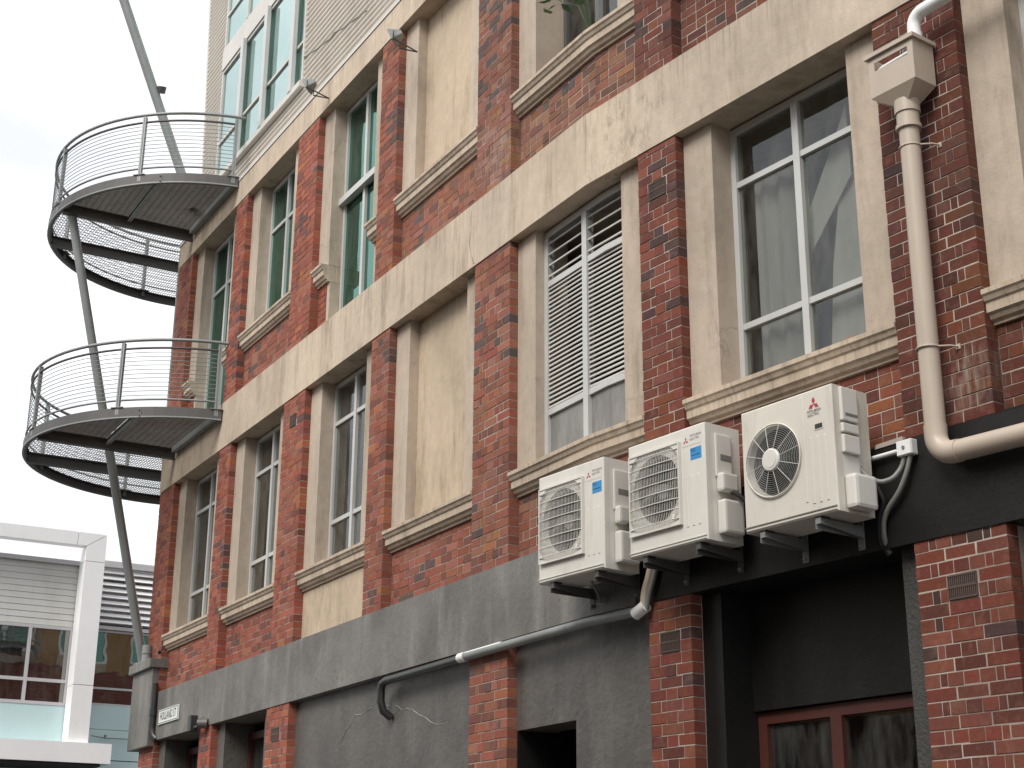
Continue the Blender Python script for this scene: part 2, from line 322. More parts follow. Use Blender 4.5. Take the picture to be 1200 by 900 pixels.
# ------------------------------------------------------------------ the brick building
Z_DB, Z_DT, Z_MB, Z_MT, Z_UB, Z_UT = 3.929, 4.627, 7.806, 8.512, 11.65, 12.06
P = {0: (-11.15, -10.43), 1: (-8.375, -7.9), 2: (-5.897, -5.187), 3: (-3.19, -2.715), 4: (-.71, 0.), 5: (2.088, 2.563), 6: (4.687, 5.395), 7: (7.4, 7.875)}
WIDE = (0, 2, 4, 6)
BLD = thing('brick_building', 'red brick building with beige render bands and charcoal painted ground floor', 'building', WL(-2, 1, 0))
COURSE = (Z_MB-Z_DT)/36.67
bricks = []     # (s0,s1,d,z0,z1,depth,tone,parent)
def bond(kind, odd):
    if kind == 'w': return [.23, .23, .23] if odd else [.11, .05, .11, .11, .11, .05, .11]
    if kind == 'n': return [.11, .23, .11] if odd else [.17, .11, .17]
    return None
def clip(iv, holes, z0, z1):
    for (h0, h1, hz0, hz1) in holes:
        if hz0 < (z0+z1)/2 < hz1:
            o = []
            for a, b in iv:
                if b <= h0 or a >= h1: o.append((a, b))
                else:
                    if h0-a > .03: o.append((a, h0-.005))
                    if b-h1 > .03: o.append((h1+.005, b))
            iv = o
    return iv
def lay(s0, s1, z0, z1, d, kind, tone, parent, holes=(), depth=.1):
    J = .0076 if s0 > 2 else .0094; k = 0; z = z0
    while z < z1-.02:
        zt = min(z+COURSE-J, z1); odd = k % 2 == 0
        if kind in 'wn':
            L = bond(kind, odd); tot = sum(L)+J*(len(L)-1); sc = (s1-s0-J*(len(L)-1))/sum(L); iv = []; x = s0
            for l in L: iv.append((x, x+l*sc)); x += l*sc+J
        else:
            x = s0-(.17 if odd else .05); iv = []; q = 0
            while x < s1:
                l = .23 if q % 2 == 0 else .11
                if random.random() < .12: l = .11
                a, b = max(x, s0), min(x+l, s1)
                if b-a > .025: iv.append((a, b))
                x += l+J; q += 1
        for a, b in clip(iv, holes, z, zt): bricks.append((a, b, d, z, zt, depth, tone, parent))
        z += COURSE; k += 1
from mathutils import noise as mnoise
def tonecol(tone, x, z):
    q = mnoise.noise(Vector((x*1.1, z*.9, 3.7))); q2 = mnoise.noise(Vector((x*.8+9, z*.6, 8.1)))
    r = random.random()+q*.38
    if r < .10: c = (.270, .088, .042)
    elif r < .58: c = (.225, .064, .041)
    elif r < .80: c = (.240, .082, .056)
    elif r < 1.0: c = (.150, .050, .037)
    elif r < 1.31: c = (.095, .052, .047)
    else: c = (.33, .20, .165)
    k = random.uniform(.86, 1.14)*.92*tone[0]*(1+.22*q2)
    return (c[0]*k*random.uniform(.93, 1.07), c[1]*k*tone[1]*random.uniform(.92, 1.08), c[2]*k*tone[1]*random.uniform(.9, 1.1))
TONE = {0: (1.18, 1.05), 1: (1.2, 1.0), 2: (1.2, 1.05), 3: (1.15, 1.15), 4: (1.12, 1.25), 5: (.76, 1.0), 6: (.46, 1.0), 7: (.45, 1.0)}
VENTS = {(5, 1): (2.216, 2.437, 7.345, 7.53), (2, 1): (-5.655, -5.45, 7.385, 7.54), (6, 0): (4.925, 5.153, 3.505, 3.652), (5, 0): (2.22, 2.44, 3.53, 3.68), (2, 0): (-5.70, -5.45, 3.515, 3.64)}
for i, (a, b) in P.items():
    for fl, (z0, z1) in enumerate(((.13, Z_DB), (Z_DT, Z_MB), (Z_MT, Z_UB))):
        if i == 3 and fl == 0: continue
        if i == 7 and fl == 2: continue
        mb = MB(); mb.fbox(a+.003, b-.003, .0035, .55, z0, z1)
        pr = link('pier', mb, 'mortar', BLD)
        holes = []
        if (i, fl) in VENTS:
            v = VENTS[(i, fl)]; k0 = round((v[2]-z0-.002)/COURSE); v = (v[0], v[1], z0+.002+k0*COURSE, z0+.002+(k0+2)*COURSE-.0096); holes = [v]
            mb = MB(); mb.fbox(v[0]+.004, v[1]-.004, .0015, .0032, v[2]+.004, v[3]-.004)
            mb.fbox(v[0]+.004, v[1]-.004, -.010, .0015, v[3]-.016, v[3]-.004); mb.fbox(v[0]+.004, v[1]-.004, -.010, .0015, v[2]+.004, v[2]+.016)
            mid = (v[2]+v[3])/2; mb.fbox(v[0]+.004, v[1]-.004, -.010, .0015, mid-.008, mid+.008)
            nb = 14
            for k in range(nb+1):
                x = v[0]+.004+(v[1]-v[0]-.016)*k/nb
                mb.fbox(x, x+.008, -.008, .0015, v[2]+.016, mid-.008); mb.fbox(x, x+.008, -.008, .0015, mid+.008, v[3]-.016)
            link('air_vent', mb, 'vent', pr)
        tn = TONE[i]
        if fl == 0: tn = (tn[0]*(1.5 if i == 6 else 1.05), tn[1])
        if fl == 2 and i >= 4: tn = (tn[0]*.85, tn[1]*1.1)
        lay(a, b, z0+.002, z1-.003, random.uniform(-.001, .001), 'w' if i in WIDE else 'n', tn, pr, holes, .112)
# render bands
def band(name, s0, s1, z0, z1, d0, d1, mat): 
    mb = MB(); mb.fbox(s0, s1, d0, d1, z0, z1); return link(name, mb, mat, BLD)
for k, (a_, b_) in enumerate(((-11.16, -4.30), (-4.2985, -.742), (-.7405, .02), (.0215, SB), (SB+.001, 2.1), (2.1015, 8.2))):
    band('render_band', a_, b_, Z_MB, Z_MT, -.010-.0012*(k % 2), .9, ('plaster', 'plasterB', 'plasterC', 'plaster', 'plasterB', 'plasterC')[k])
band('render_band', -11.16, 8.2, Z_UB, Z_UT, -.010, .9, 'plaster')
band('painted_band', -10.43, 1.95, Z_DB, Z_DT, -.012, .9, 'charcoal')
band('painted_band', 1.95, 8.2, Z_DB, Z_DT, -.010, .9, 'black')
mb = MB(); mb.fbox(-11.18, 8.2, -.022, .5, Z_UT+.002, Z_UT+.02); mb.fbox(-11.18, 8.2, -.022, -.016, Z_UT-.025, Z_UT+.002); link('parapet_flashing', mb, 'flash', BLD)

SILL = [(.30, 0), (-.016, 0), (-.016, -.034), (-.002, -.048), (.010, -.075), (.024, -.086), (.026, -.150), (.046, -.165), (.060, -.19), (.085, -.205), (.088, -.222), (.30, -.222)]
def sill(s0, s1, zt, mat='plaster'):
    st = [s0]+([SB] if s0 < SB < s1 else [])+[s1]
    mb = MB(); mb.sweep([[W(x, d, zt+z) for d, z in SILL] for x in st]); return link('sill', mb, mat, BLD)
def jamb(s0, s1, z0, z1, d0=.092, d1=.45, mat='plaster2'):
    mb = MB(); mb.fbox(s0, s1, d0, d1, z0, z1); return link('jamb', mb, mat, BLD)
def window(s0, s1, z0, z1, d, cols, rows, glassm='glass', fr=.055, name='window', mat='alu', parent=None, slats=None, th=.07, skip=()):
    xs = [s0]+cols+[s1]; zs = [z0]+rows+[z1]; mb = MB(); d1 = d+th
    mb.fbox(s0, s0+fr, d, d1, z0, z1); mb.fbox(s1-fr, s1, d, d1, z0, z1)
    mb.fbox(s0+fr, s1-fr, d, d1, z0, z0+fr); mb.fbox(s0+fr, s1-fr, d, d1, z1-fr, z1)
    for c in cols: mb.fbox(c-fr*.6, c+fr*.6, d-.008, d1, z0+fr, z1-fr)
    ed = [s0+fr]+sum([[c-fr*.6, c+fr*.6] for c in cols], [])+[s1-fr]
    for r_ in rows:
        for k in range(0, len(ed), 2): mb.fbox(ed[k], ed[k+1], d+.004, d1, r_-fr*.45, r_+fr*.45)
    w = link(name, mb, mat, parent or BLD)
    ez = [z0+fr]+sum([[r_-fr*.45, r_+fr*.45] for r_ in rows], [])+[z1-fr]
    for i in range(0, len(ed), 2):
        for j in range(0, len(ez), 2):
            if (i//2, j//2) in skip: continue
            if slats and (i//2, j//2) in slats:
                n, gap = slats[(i//2, j//2)]; za, zb = ez[j], ez[j+1]
                for k in range(n):
                    z = za+(zb-za)*(k+.5)/n; h = (zb-za)/n*gap
                    sm = MB(); sm.hexa([W(ed[i], d+.008, z-h/2), W(ed[i+1], d+.008, z-h/2), W(ed[i+1], d+.020, z+h/2), W(ed[i], d+.020, z+h/2), W(ed[i], d+.016, z-h/2-.004), W(ed[i+1], d+.016, z-h/2-.004), W(ed[i+1], d+.028, z+h/2-.004), W(ed[i], d+.028, z+h/2-.004)])
                    link('slat', sm, 'slat', w)
                continue
            pm = MB(); pm.fbox(ed[i], ed[i+1], d+.03, d+.036, ez[j], ez[j+1])
            gm = glassm[(i//2, j//2)] if isinstance(glassm, dict) else glassm
            link('pane', pm, gm, w)
    return w
def blind(s0, s1, z0, z1, d, mat='curtain', folds=9):
    mb = MB(); n = folds*4; pts = []
    for k in range(n+1):
        x = s0+(s1-s0)*k/n; pts.append((x, d+.02*math.sin(k*math.pi/2)))
    fr = [[W(x, dd, z0), W(x, dd, z1), W(x, dd+.006, z1), W(x, dd+.006, z0)] for x, dd in pts]
    mb.sweep(fr); return link('curtain', mb, mat, BLD)

def drape(g, s0, s1, d):       # cloth sheet hung slantwise behind the glass
    for pts in ([(s1, 7.55), (s1, 6.95), (s0+.02, 6.35), (s0+.0, 6.62), (s1-.22, 7.2)], [(s1-.14, 6.9), (s1, 7.0), (s1, 5.55), (s1-.34, 5.55), (s1-.27, 6.3)]):
        mb = MB(); n = len(pts); mb.add([g(x, d+.02*math.sin(9*z), z) for x, z in pts]+[g(x, d+.012+.02*math.sin(9*z), z) for x, z in pts], [tuple(range(n)), tuple(range(2*n-1, n-1, -1))]+[(k, (k+1) % n, n+(k+1) % n, n+k) for k in range(n)]); link('curtain', mb, 'drape', BLD); d += .03
ST = .335
SIL1, SIL2 = 5.462, 9.39
bays = [(P[i][1], P[i+1][0]) for i in range(7)]
for i, (a, b) in enumerate(bays):
    # --- first floor
    pan = MB(); pan.fbox(a+.004, b-.004, .1175, .5, Z_DT, SIL1-.223)
    if i == 2:
        pm = MB(); pm.fbox(a+.003, b-.003, .112, .14, Z_DT+.03, SIL1-.223); link('spandrel_panel', pm, 'panel', BLD)
        link('spandrel_wall', pan, 'mortar', BLD)
    else:
        inf = link('spandrel_wall', pan, 'mortar', BLD)
        st = [(a+.006, SB-.004), (SB+.004, b-.006)] if a < SB < b else [(a+.006, b-.006)]
        for x0, x1 in st: lay(x0, x1, Z_DT+.03, SIL1-.225, .114, 'i', (TONE[i][0]*.96, TONE[i][1]*1.05), inf)
    lg = MB(); st = [a+.003]+([SB] if a < SB < b else [])+[b-.003]
    lg.sweep([[W(x, -.012, Z_DT-.002), W(x, .12, Z_DT+.055), W(x, .2, Z_DT+.055), W(x, .2, Z_DT-.002)] for x in st])
    link('band_weathering', lg, 'charcoal' if i < 5 else 'black', BLD)
    sill(a+.002, b-.002, SIL1)
    jamb(a+.002, a+ST, SIL1+.001, Z_MB); jamb(b-ST, b-.002, SIL1+.001, Z_MB)
    s0, s1 = a+ST, b-ST
    if i == 3:
        pm = MB(); pm.fbox(s0, s1, .21, .45, SIL1+.001, Z_MB); link('blank_panel', pm, 'panel', BLD)
    elif i == 4:
        sl1 = {}
        for c in (0, 1): sl1[(c, 1)] = (27, .54); sl1[(c, 2)] = (4, .22)
        window(s0+.002, s1-.002, SIL1+.001, Z_MB-.02, .185, [s0+.72], [5.97, 7.24], 'frost', .065, slats=sl1)
    else:
        dd = .30 if i == 5 else .26
        window(s0+.002, s1-.002, SIL1+.001, Z_MB-.02, dd, [(s0+s1)/2], [6.03, 7.27], 'glass', .055)
        if i == 5:
            blind(s0+.12, s0+.64, 5.5, Z_MB-.42, dd+.14, folds=3); drape(W, s1-.86, s1-.28, dd+.10)
        elif i in (0, 1, 2): blind(s0+.7, s1-.05, SIL1+.05, Z_MB-.1, dd+.35)
    # --- second floor
    door = i in (0, 2)
    if not door:
        pan = MB(); pan.fbox(a+.004, b-.004, .1175, .5, Z_MT, SIL2-.223); inf = link('spandrel_wall', pan, 'mortar', BLD)
        st = [(a+.006, SB-.004), (SB+.004, b-.006)] if a < SB < b else [(a+.006, b-.006)]
        for x0, x1 in st: lay(x0, x1, Z_MT+.004, SIL2-.225, .114, 'i', (TONE[i][0]*(.86 if i > 3 else .98), TONE[i][1]*1.2), inf)
        sill(a+.002, b-.002, SIL2)
        jamb(a+.002, a+ST, SIL2+.001, Z_UB); jamb(b-ST, b-.002, SIL2+.001, Z_UB)
    else:
        for x0, x1, q0, q1 in ((a, a+ST, a+.006, a+ST-.09), (b-ST, b, b-ST+.09, b-.006)):
            pan = MB(); pan.fbox(x0+.004, x1-.004, .125, .45, Z_MT, SIL2-.223); inf = link('spandrel_wall', pan, 'plaster2', BLD)
            lay(q0, q1, Z_MT+.004, SIL2-.225, .114, 'i', TONE[i], inf, depth=.02)
            sill(x0+.002, x1-.002, SIL2)
            jamb(x0+.002, x1, SIL2+.001, Z_UB)
    s0, s1 = a+ST, b-ST
    if i == 3:
        pm = MB(); pm.fbox(s0, s1, .21, .45, SIL2+.001, Z_UB); link('blank_panel', pm, 'panel', BLD)
    elif i == 4:
        window(s0+.002, s1-.002, SIL2+.001, Z_UB-.02, .42, [(s0+s1)/2], [10.9], 'glass', .055, mat='steel_dk')
    elif i in (0, 2):
        window(s0+.002, s1-.002, Z_MT+.01, Z_UB-.02, .26, [(s0+s1)/2], [10.28] if i == 2 else [10.82], 'green', .055)
        if i == 2:
            mb = MB(); mb.fbox(s0+.0, s1-.0, .19, .258, 10.235, 10.325); link('transom_cover', mb, 'alu', BLD)
    else: window(s0+.002, s1-.002, SIL2+.001, Z_UB-.02, .26, [(s0+s1)/2], [10.93], 'green' if i < 3 else 'glass', .055)
# inner shell of the building
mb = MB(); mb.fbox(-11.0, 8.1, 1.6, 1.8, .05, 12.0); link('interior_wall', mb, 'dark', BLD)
def RWm(name, d0, d1, z0, z1, mat, par=None, o=0.): mb = MB(); mb.fbox(-11.14-o, -10.95, d0, d1, z0, z1); return link(name, mb, mat, par or BLD)
RWm('return_wall', .551, 8, .05, 8.1, 'brickface'); RWm('return_wall', .551, 8, 11.3, 12.0, 'orange')
for d0, d1 in ((.551, 1.3), (2.9, 3.6), (5.2, 5.9), (7.5, 8)): RWm('return_wall', d0, d1, 8.1, 11.3, 'orange')
for d0 in (1.3, 3.6, 5.9):
    RWm('return_sill', d0, d0+1.6, 8.1, 8.4, 'plaster', None, .03)
    w_ = RWm('window', d0, d0+.08, 8.4, 11.3, 'white')
    for e0, e1, f0, f1 in ((d0+1.52, d0+1.6, 8.4, 11.3), (d0+.76, d0+.84, 8.48, 11.22), (d0+.08, d0+1.52, 8.4, 8.48), (d0+.08, d0+1.52, 11.22, 11.3)): RWm('frame_bar', e0, e1, f0, f1, 'white', w_, -.01)
    mb = MB(); mb.fbox(-11.09, -11.07, d0+.08, d0+1.52, 8.48, 11.22); link('pane', mb, 'green', w_)
mb = MB(); mb.fbox(7.9, 8.15, .02, 8, .05, 12.0); link('end_wall', mb, 'mortar', BLD)
mb = MB(); mb.fbox(-11.1, 8.1, .45, 8, 12.02, 12.055); link('roof', mb, 'flash', BLD)
for z in (Z_DB+.3, Z_MB+.3):
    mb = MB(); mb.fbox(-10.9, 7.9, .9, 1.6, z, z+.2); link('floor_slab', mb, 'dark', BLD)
# --- ground floor infills
def gwall(name, s0, s1, d0, d1, z0, z1, mat): mb = MB(); mb.fbox(s0, s1, d0, d1, z0, z1); return link(name, mb, mat, BLD)
gwall('rendered_panel', P[2][1]+.002, P[4][0]-.002, .10, .4, .1, Z_DB-.002, 'charcoal2')
a, b = bays[4]
gwall('rendered_panel', a+.98, b-.002, .10, .45, .1, Z_DB-.002, 'charcoal2'); gwall('rendered_panel', a+.002, a+.98, .10, .45, 3.14, Z_DB-.002, 'charcoal2')
gwall('door_lining', a+.002, a+.025, .101, .749, .1, 3.139, 'black'); gwall('door_lining', a+.955, a+.979, .452, .749, .1, 3.139, 'black')
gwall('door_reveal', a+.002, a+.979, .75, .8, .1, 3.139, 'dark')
dw = gwall('door', a+.30, a+.95, .70, .745, .13, 3.1, 'brown')
mb = MB(); mb.tube([W(a+.38, .66, 1.2), W(a+.38, .66, 1.35)], .012); link('handle', mb, 'steel', dw)
for i in (0, 1):
    a, b = bays[i]
    gwall('jamb', a+.002, a+.28, .092, .5, .1, Z_DB-.002, 'charcoal2'); gwall('jamb', b-.28, b-.002, .092, .5, .1, Z_DB-.002, 'charcoal2')
    window(a+.28, b-.28, .9, Z_DB-.12, .42, [(a+b)/2], [3.2], 'glass', .09, 'window', 'brown')
    gwall('stall_riser', a+.28, b-.28, .40, .5, .1, .9, 'charcoal')
a, b = bays[5]
gwall('jamb', a+.002, a+.13, .12, .14, .1, Z_DB-.002, 'black'); gwall('jamb', a+.13, a+.22, .105, .45, .1, Z_DB-.002, 'black')
gwall('jamb', b-.18, b-.002, .092, .45, .1, Z_DB-.002, 'darkgrey')
gwall('rendered_panel', a+.22, b-.18, .40, .5, 3.06, Z_DB-.002, 'black')
window(a+.22, b-.18, .5, 3.05, .44, [a+.98, ], [2.2], 'glass', .085, 'window', 'brown')
gwall('stall_riser', a+.22, b-.18, .42, .5, .1, .5, 'black')
a, b = bays[6]
gwall('rendered_panel', a+.002, b-.002, .3, .5, .1, Z_DB-.002, 'black')
# painted corner plinth that carries the leaning post
mb = MB(); mb.fbox(-11.45, -10.44, -.1, .5, 3.85, 4.98); pl = link('corner_plinth', mb, 'charcoal', BLD, bevel=.01)
mb = MB(); mb.fbox(-11.50, -10.40, -.16, .5, 4.982, 5.12); link('plinth_cap', mb, 'charcoal', pl, bevel=.01)
mb = MB(); mb.tube([WL(-10.39, -.06, 4.75), WL(-10.39, -.06, 4.12), WL(-10.37, -.04, 4.0), WL(-10.3, .0, 3.94)], .045, 10); mb.tube([WL(-10.39, -.06, 4.38), WL(-10.39, -.06, 4.28)], .056, 10)
tag(link('drain_elbow', mb, 'blackpipe'), 'short black drainpipe elbow between the corner plinth and the street name sign', 'pipe')
# pale crack repairs on the charcoal panel
mb = MB()
for pl_ in ([(414, 842), (417, 838), (424, 837), (431, 833), (437, 829)], [(450, 827), (458, 828), (466, 827), (472, 832), (478, 830), (484, 832), (490, 838), (498, 840), (506, 847), (513, 849), (525, 847)], [(400, 868), (405, 856), (412, 848), (415, 841)]):
    pts = []
    for (x0, y0), (x1, y1) in zip(pl_[:-1], pl_[1:]):
        for k in range(3): pts.append((x0+(x1-x0)*k/3+random.uniform(-.5, .5), y0+(y1-y0)*k/3+random.uniform(-.7, .7)))
    pts.append(pl_[-1])
    q = [F(x, y, .10) for x, y in pts]
    mb.tube([W(s, .0995, z) for s, z in q], [.0025+random.random()*.0045 for _ in q], 5)
link('crack_repair', mb, 'filler', BLD)

mb = MB(); q = [(554, 241), (552, 255), (553, 268), (550, 283), (552, 297), (555, 309)]; q = [F(x, y, -.01) for x, y in q]
mb.tube([W(s_, -.0095, z_) for s_, z_ in q], [.002, .0045, .002, .005, .003, .006], 5); link('crack', mb, 'crackm', BLD)
mb = MB()
for x, y in ((343, 766), (371, 796), (392, 787), (393, 801), (388, 806), (371, 805), (348, 814), (488, 773), (285, 830), (263, 837), (241, 842), (620, 690), (655, 703), (585, 690), (560, 700), (505, 742)):
    s_, z_ = F(x, y, -.012); k_ = random.uniform(.008, .02)
    mb.add([W(s_+k_*random.uniform(.6, 1)*math.cos(a_), -.0128, z_+k_*random.uniform(.6, 1.3)*math.sin(a_)) for a_ in (0, .9, 1.8, 2.7, 3.6, 4.5, 5.4)], [tuple(range(7))])
link('paint_chips', mb, 'crackm', BLD, fixn=False)
# --- brick pieces: the 300 that show largest become single parts, the rest one mesh
def brick_mesh(mb, rec, chamfer):
    a, b, d, z0, z1, dep, tone, parent = rec
    j = random.uniform(-.0025, .0025); d0 = d+j; c = tonecol(tone, a, z0)
    def q(x, dd, z): return W(x, dd, z)
    if not chamfer:
        e = lambda: random.uniform(-.0015, .0015)
        mb.hexa([q(a+e(), d0, z0+e()), q(b+e(), d0, z0+e()), q(b+e(), d0, z1+e()), q(a+e(), d0, z1+e()), q(a, d+dep, z0), q(b, d+dep, z0), q(b, d+dep, z1), q(a, d+dep, z1)], c, False)
    else:
        k = .004; e = lambda: random.uniform(-.0015, .0015)
        fr = [q(a+k+e(), d0, z0+k+e()), q(b-k+e(), d0, z0+k+e()), q(b-k+e(), d0, z1-k+e()), q(a+k+e(), d0, z1-k+e())]
        md = [q(a, d0+k, z0), q(b, d0+k, z0), q(b, d0+k, z1), q(a, d0+k, z1)]
        bk = [q(a, d+dep, z0), q(b, d+dep, z0), q(b, d+dep, z1), q(a, d+dep, z1)]
        fs = [(0, 1, 2, 3)]
        for i in range(4):
            jn = (i+1) % 4; fs += [(i, i+4, jn+4, jn), (i+4, i+8, jn+8, jn+4)]
        mb.add(fr+md+bk, fs, False, c)
def shown(rec):
    a, b, d, z0, z1 = rec[:5]; A = PJ(W(a, d, z0)); B = PJ(W(b, d, z1))
    if A[2] < .5: return 0
    cx, cy = (A[0]+B[0])/2, (A[1]+B[1])/2
    if not (0 < cx < 1200 and 0 < cy < 900): return 0
    if 640 < cx < 1015 and 500+.33*(640-cx)*0 < cy < 690 and d < .05 and z0 < 5.1 and a < 4.6: return 0
    return abs((B[0]-A[0])*(b-a)) * (z1-z0)/A[2]
order = sorted(range(len(bricks)), key=lambda i: -shown(bricks[i])); pick = set(order[:300])
rest = MB()
for i, rec in enumerate(bricks):
    if i in pick:
        mb = MB(); brick_mesh(mb, rec, True); link('brick', mb, 'brick', rec[7])
    else: brick_mesh(rest, rec, False)
tag(link('brickwork', rest, 'brick', BLD, fixn=False), kind='stuff')

# ------------------------------------------------------------------ corrugated rooftop extension
EXT = thing('rooftop_extension', 'cream corrugated metal storey with teal tinted windows above the brick parapet', 'building', WL(-8, 2, 12.06))
ED = .16
def sleft(z): return -10.68-(z-12.1)*.095
def corr(name, sa, sb_, z0, z1, pitch=.09, amp=.02):
    mb = MB(); n = int((z1-z0)/pitch*6); fr = []
    for k in range(n+1):
        z = z0+(z1-z0)*k/n; d = ED-amp*math.sin(2*math.pi*z/pitch)
        fr.append((z, d))
    vs, fs = [], []
    for z, d in fr:
        l = sa(z) if callable(sa) else sa
        vs += [WL(l, d, z), WL(sb_, d, z)] if sb_ <= SB else [WL(l, d, z), W(SB, d, z), W(sb_, d, z)]
    w = 2 if sb_ <= SB else 3
    for k in range(n):
        for q in range(w-1): fs.append((k*w+q, k*w+q+1, (k+1)*w+q+1, (k+1)*w+q))
    mb.add(vs, fs, True); return link(name, mb, 'clad', EXT, fixn=False)
WS0, WS1, WZ0, WZ1 = -10.02, -6.27, 12.75, 19.0
corr('cladding', sleft, WS0, 12.1, 20); corr('cladding', WS1, 8.0, 12.1, 20); corr('cladding', WS0, WS1, 12.1, WZ0-.09)
mb = MB(); zs = [12.1, 20]; mb.sweep([[WL(sleft(z), ED-.02, z), WL(sleft(z)+.05, ED-.02, z), WL(sleft(z)+.05, ED+.3, z), WL(sleft(z), 8, z)] for z in zs]); link('corner_flashing', mb, 'flash', EXT)
mb = MB(); mb.fbox(WS0-.05, WS1+.05, ED-.09, ED+.05, WZ0-.09, WZ0); link('window_sill', mb, 'flash', EXT)
mull = [-8.93, -7.86, -6.66]
window(WS0, WS1, WZ0+.002, 14.83, ED-.03, mull, [13.46], 'teal', .05, parent=EXT, mat='flash')
mb = MB(); mb.fbox(WS0, WS1, ED-.05, ED+.05, 14.835, 15.22); link('window_spandrel', mb, 'flash', EXT)
window(WS0, WS1, 15.225, 17.3, ED-.03, mull, [15.9], 'teal', .05, parent=EXT, mat='flash')
for x in mull:
    mb = MB(); mb.fbox(x-.02, x+.11, ED-.10, ED-.04, WZ0, 14.83); link('sash_cover', mb, 'alu', EXT)
mb = MB(); mb.tube([WL(-9.4, ED+.5, 12.7), WL(-6.9, ED+.5, 16.2)], .09, 8); link('reflection_bar', mb, 'steel', EXT)  # tubes added behind the glass to imitate dark diagonal reflections
mb = MB(); mb.tube([WL(-9.9, ED+.5, 14.6), WL(-9.2, ED+.5, 12.8)], .07, 8); link('reflection_bar', mb, 'steel', EXT)
mb = MB(); mb.fbox(-10.0, -6.2, 2.2, 2.3, 12.1, 19); link('interior_wall', mb, 'board', EXT)
mb = MB(); mb.fbox(-10.6, 8.0, .5, 8, 20.0, 20.1); link('roof', mb, 'flash', EXT)
q = [(355, 68), (372, 57), (387, 45), (392, 38), (402, 33), (430, 12)]
mb = MB(); mb.tube([WL(F(x, y, ED-.02)[0], ED-.02, F(x, y, ED-.02)[1]) for x, y in q], .008, 6); link('cable', mb, 'conduit', EXT)

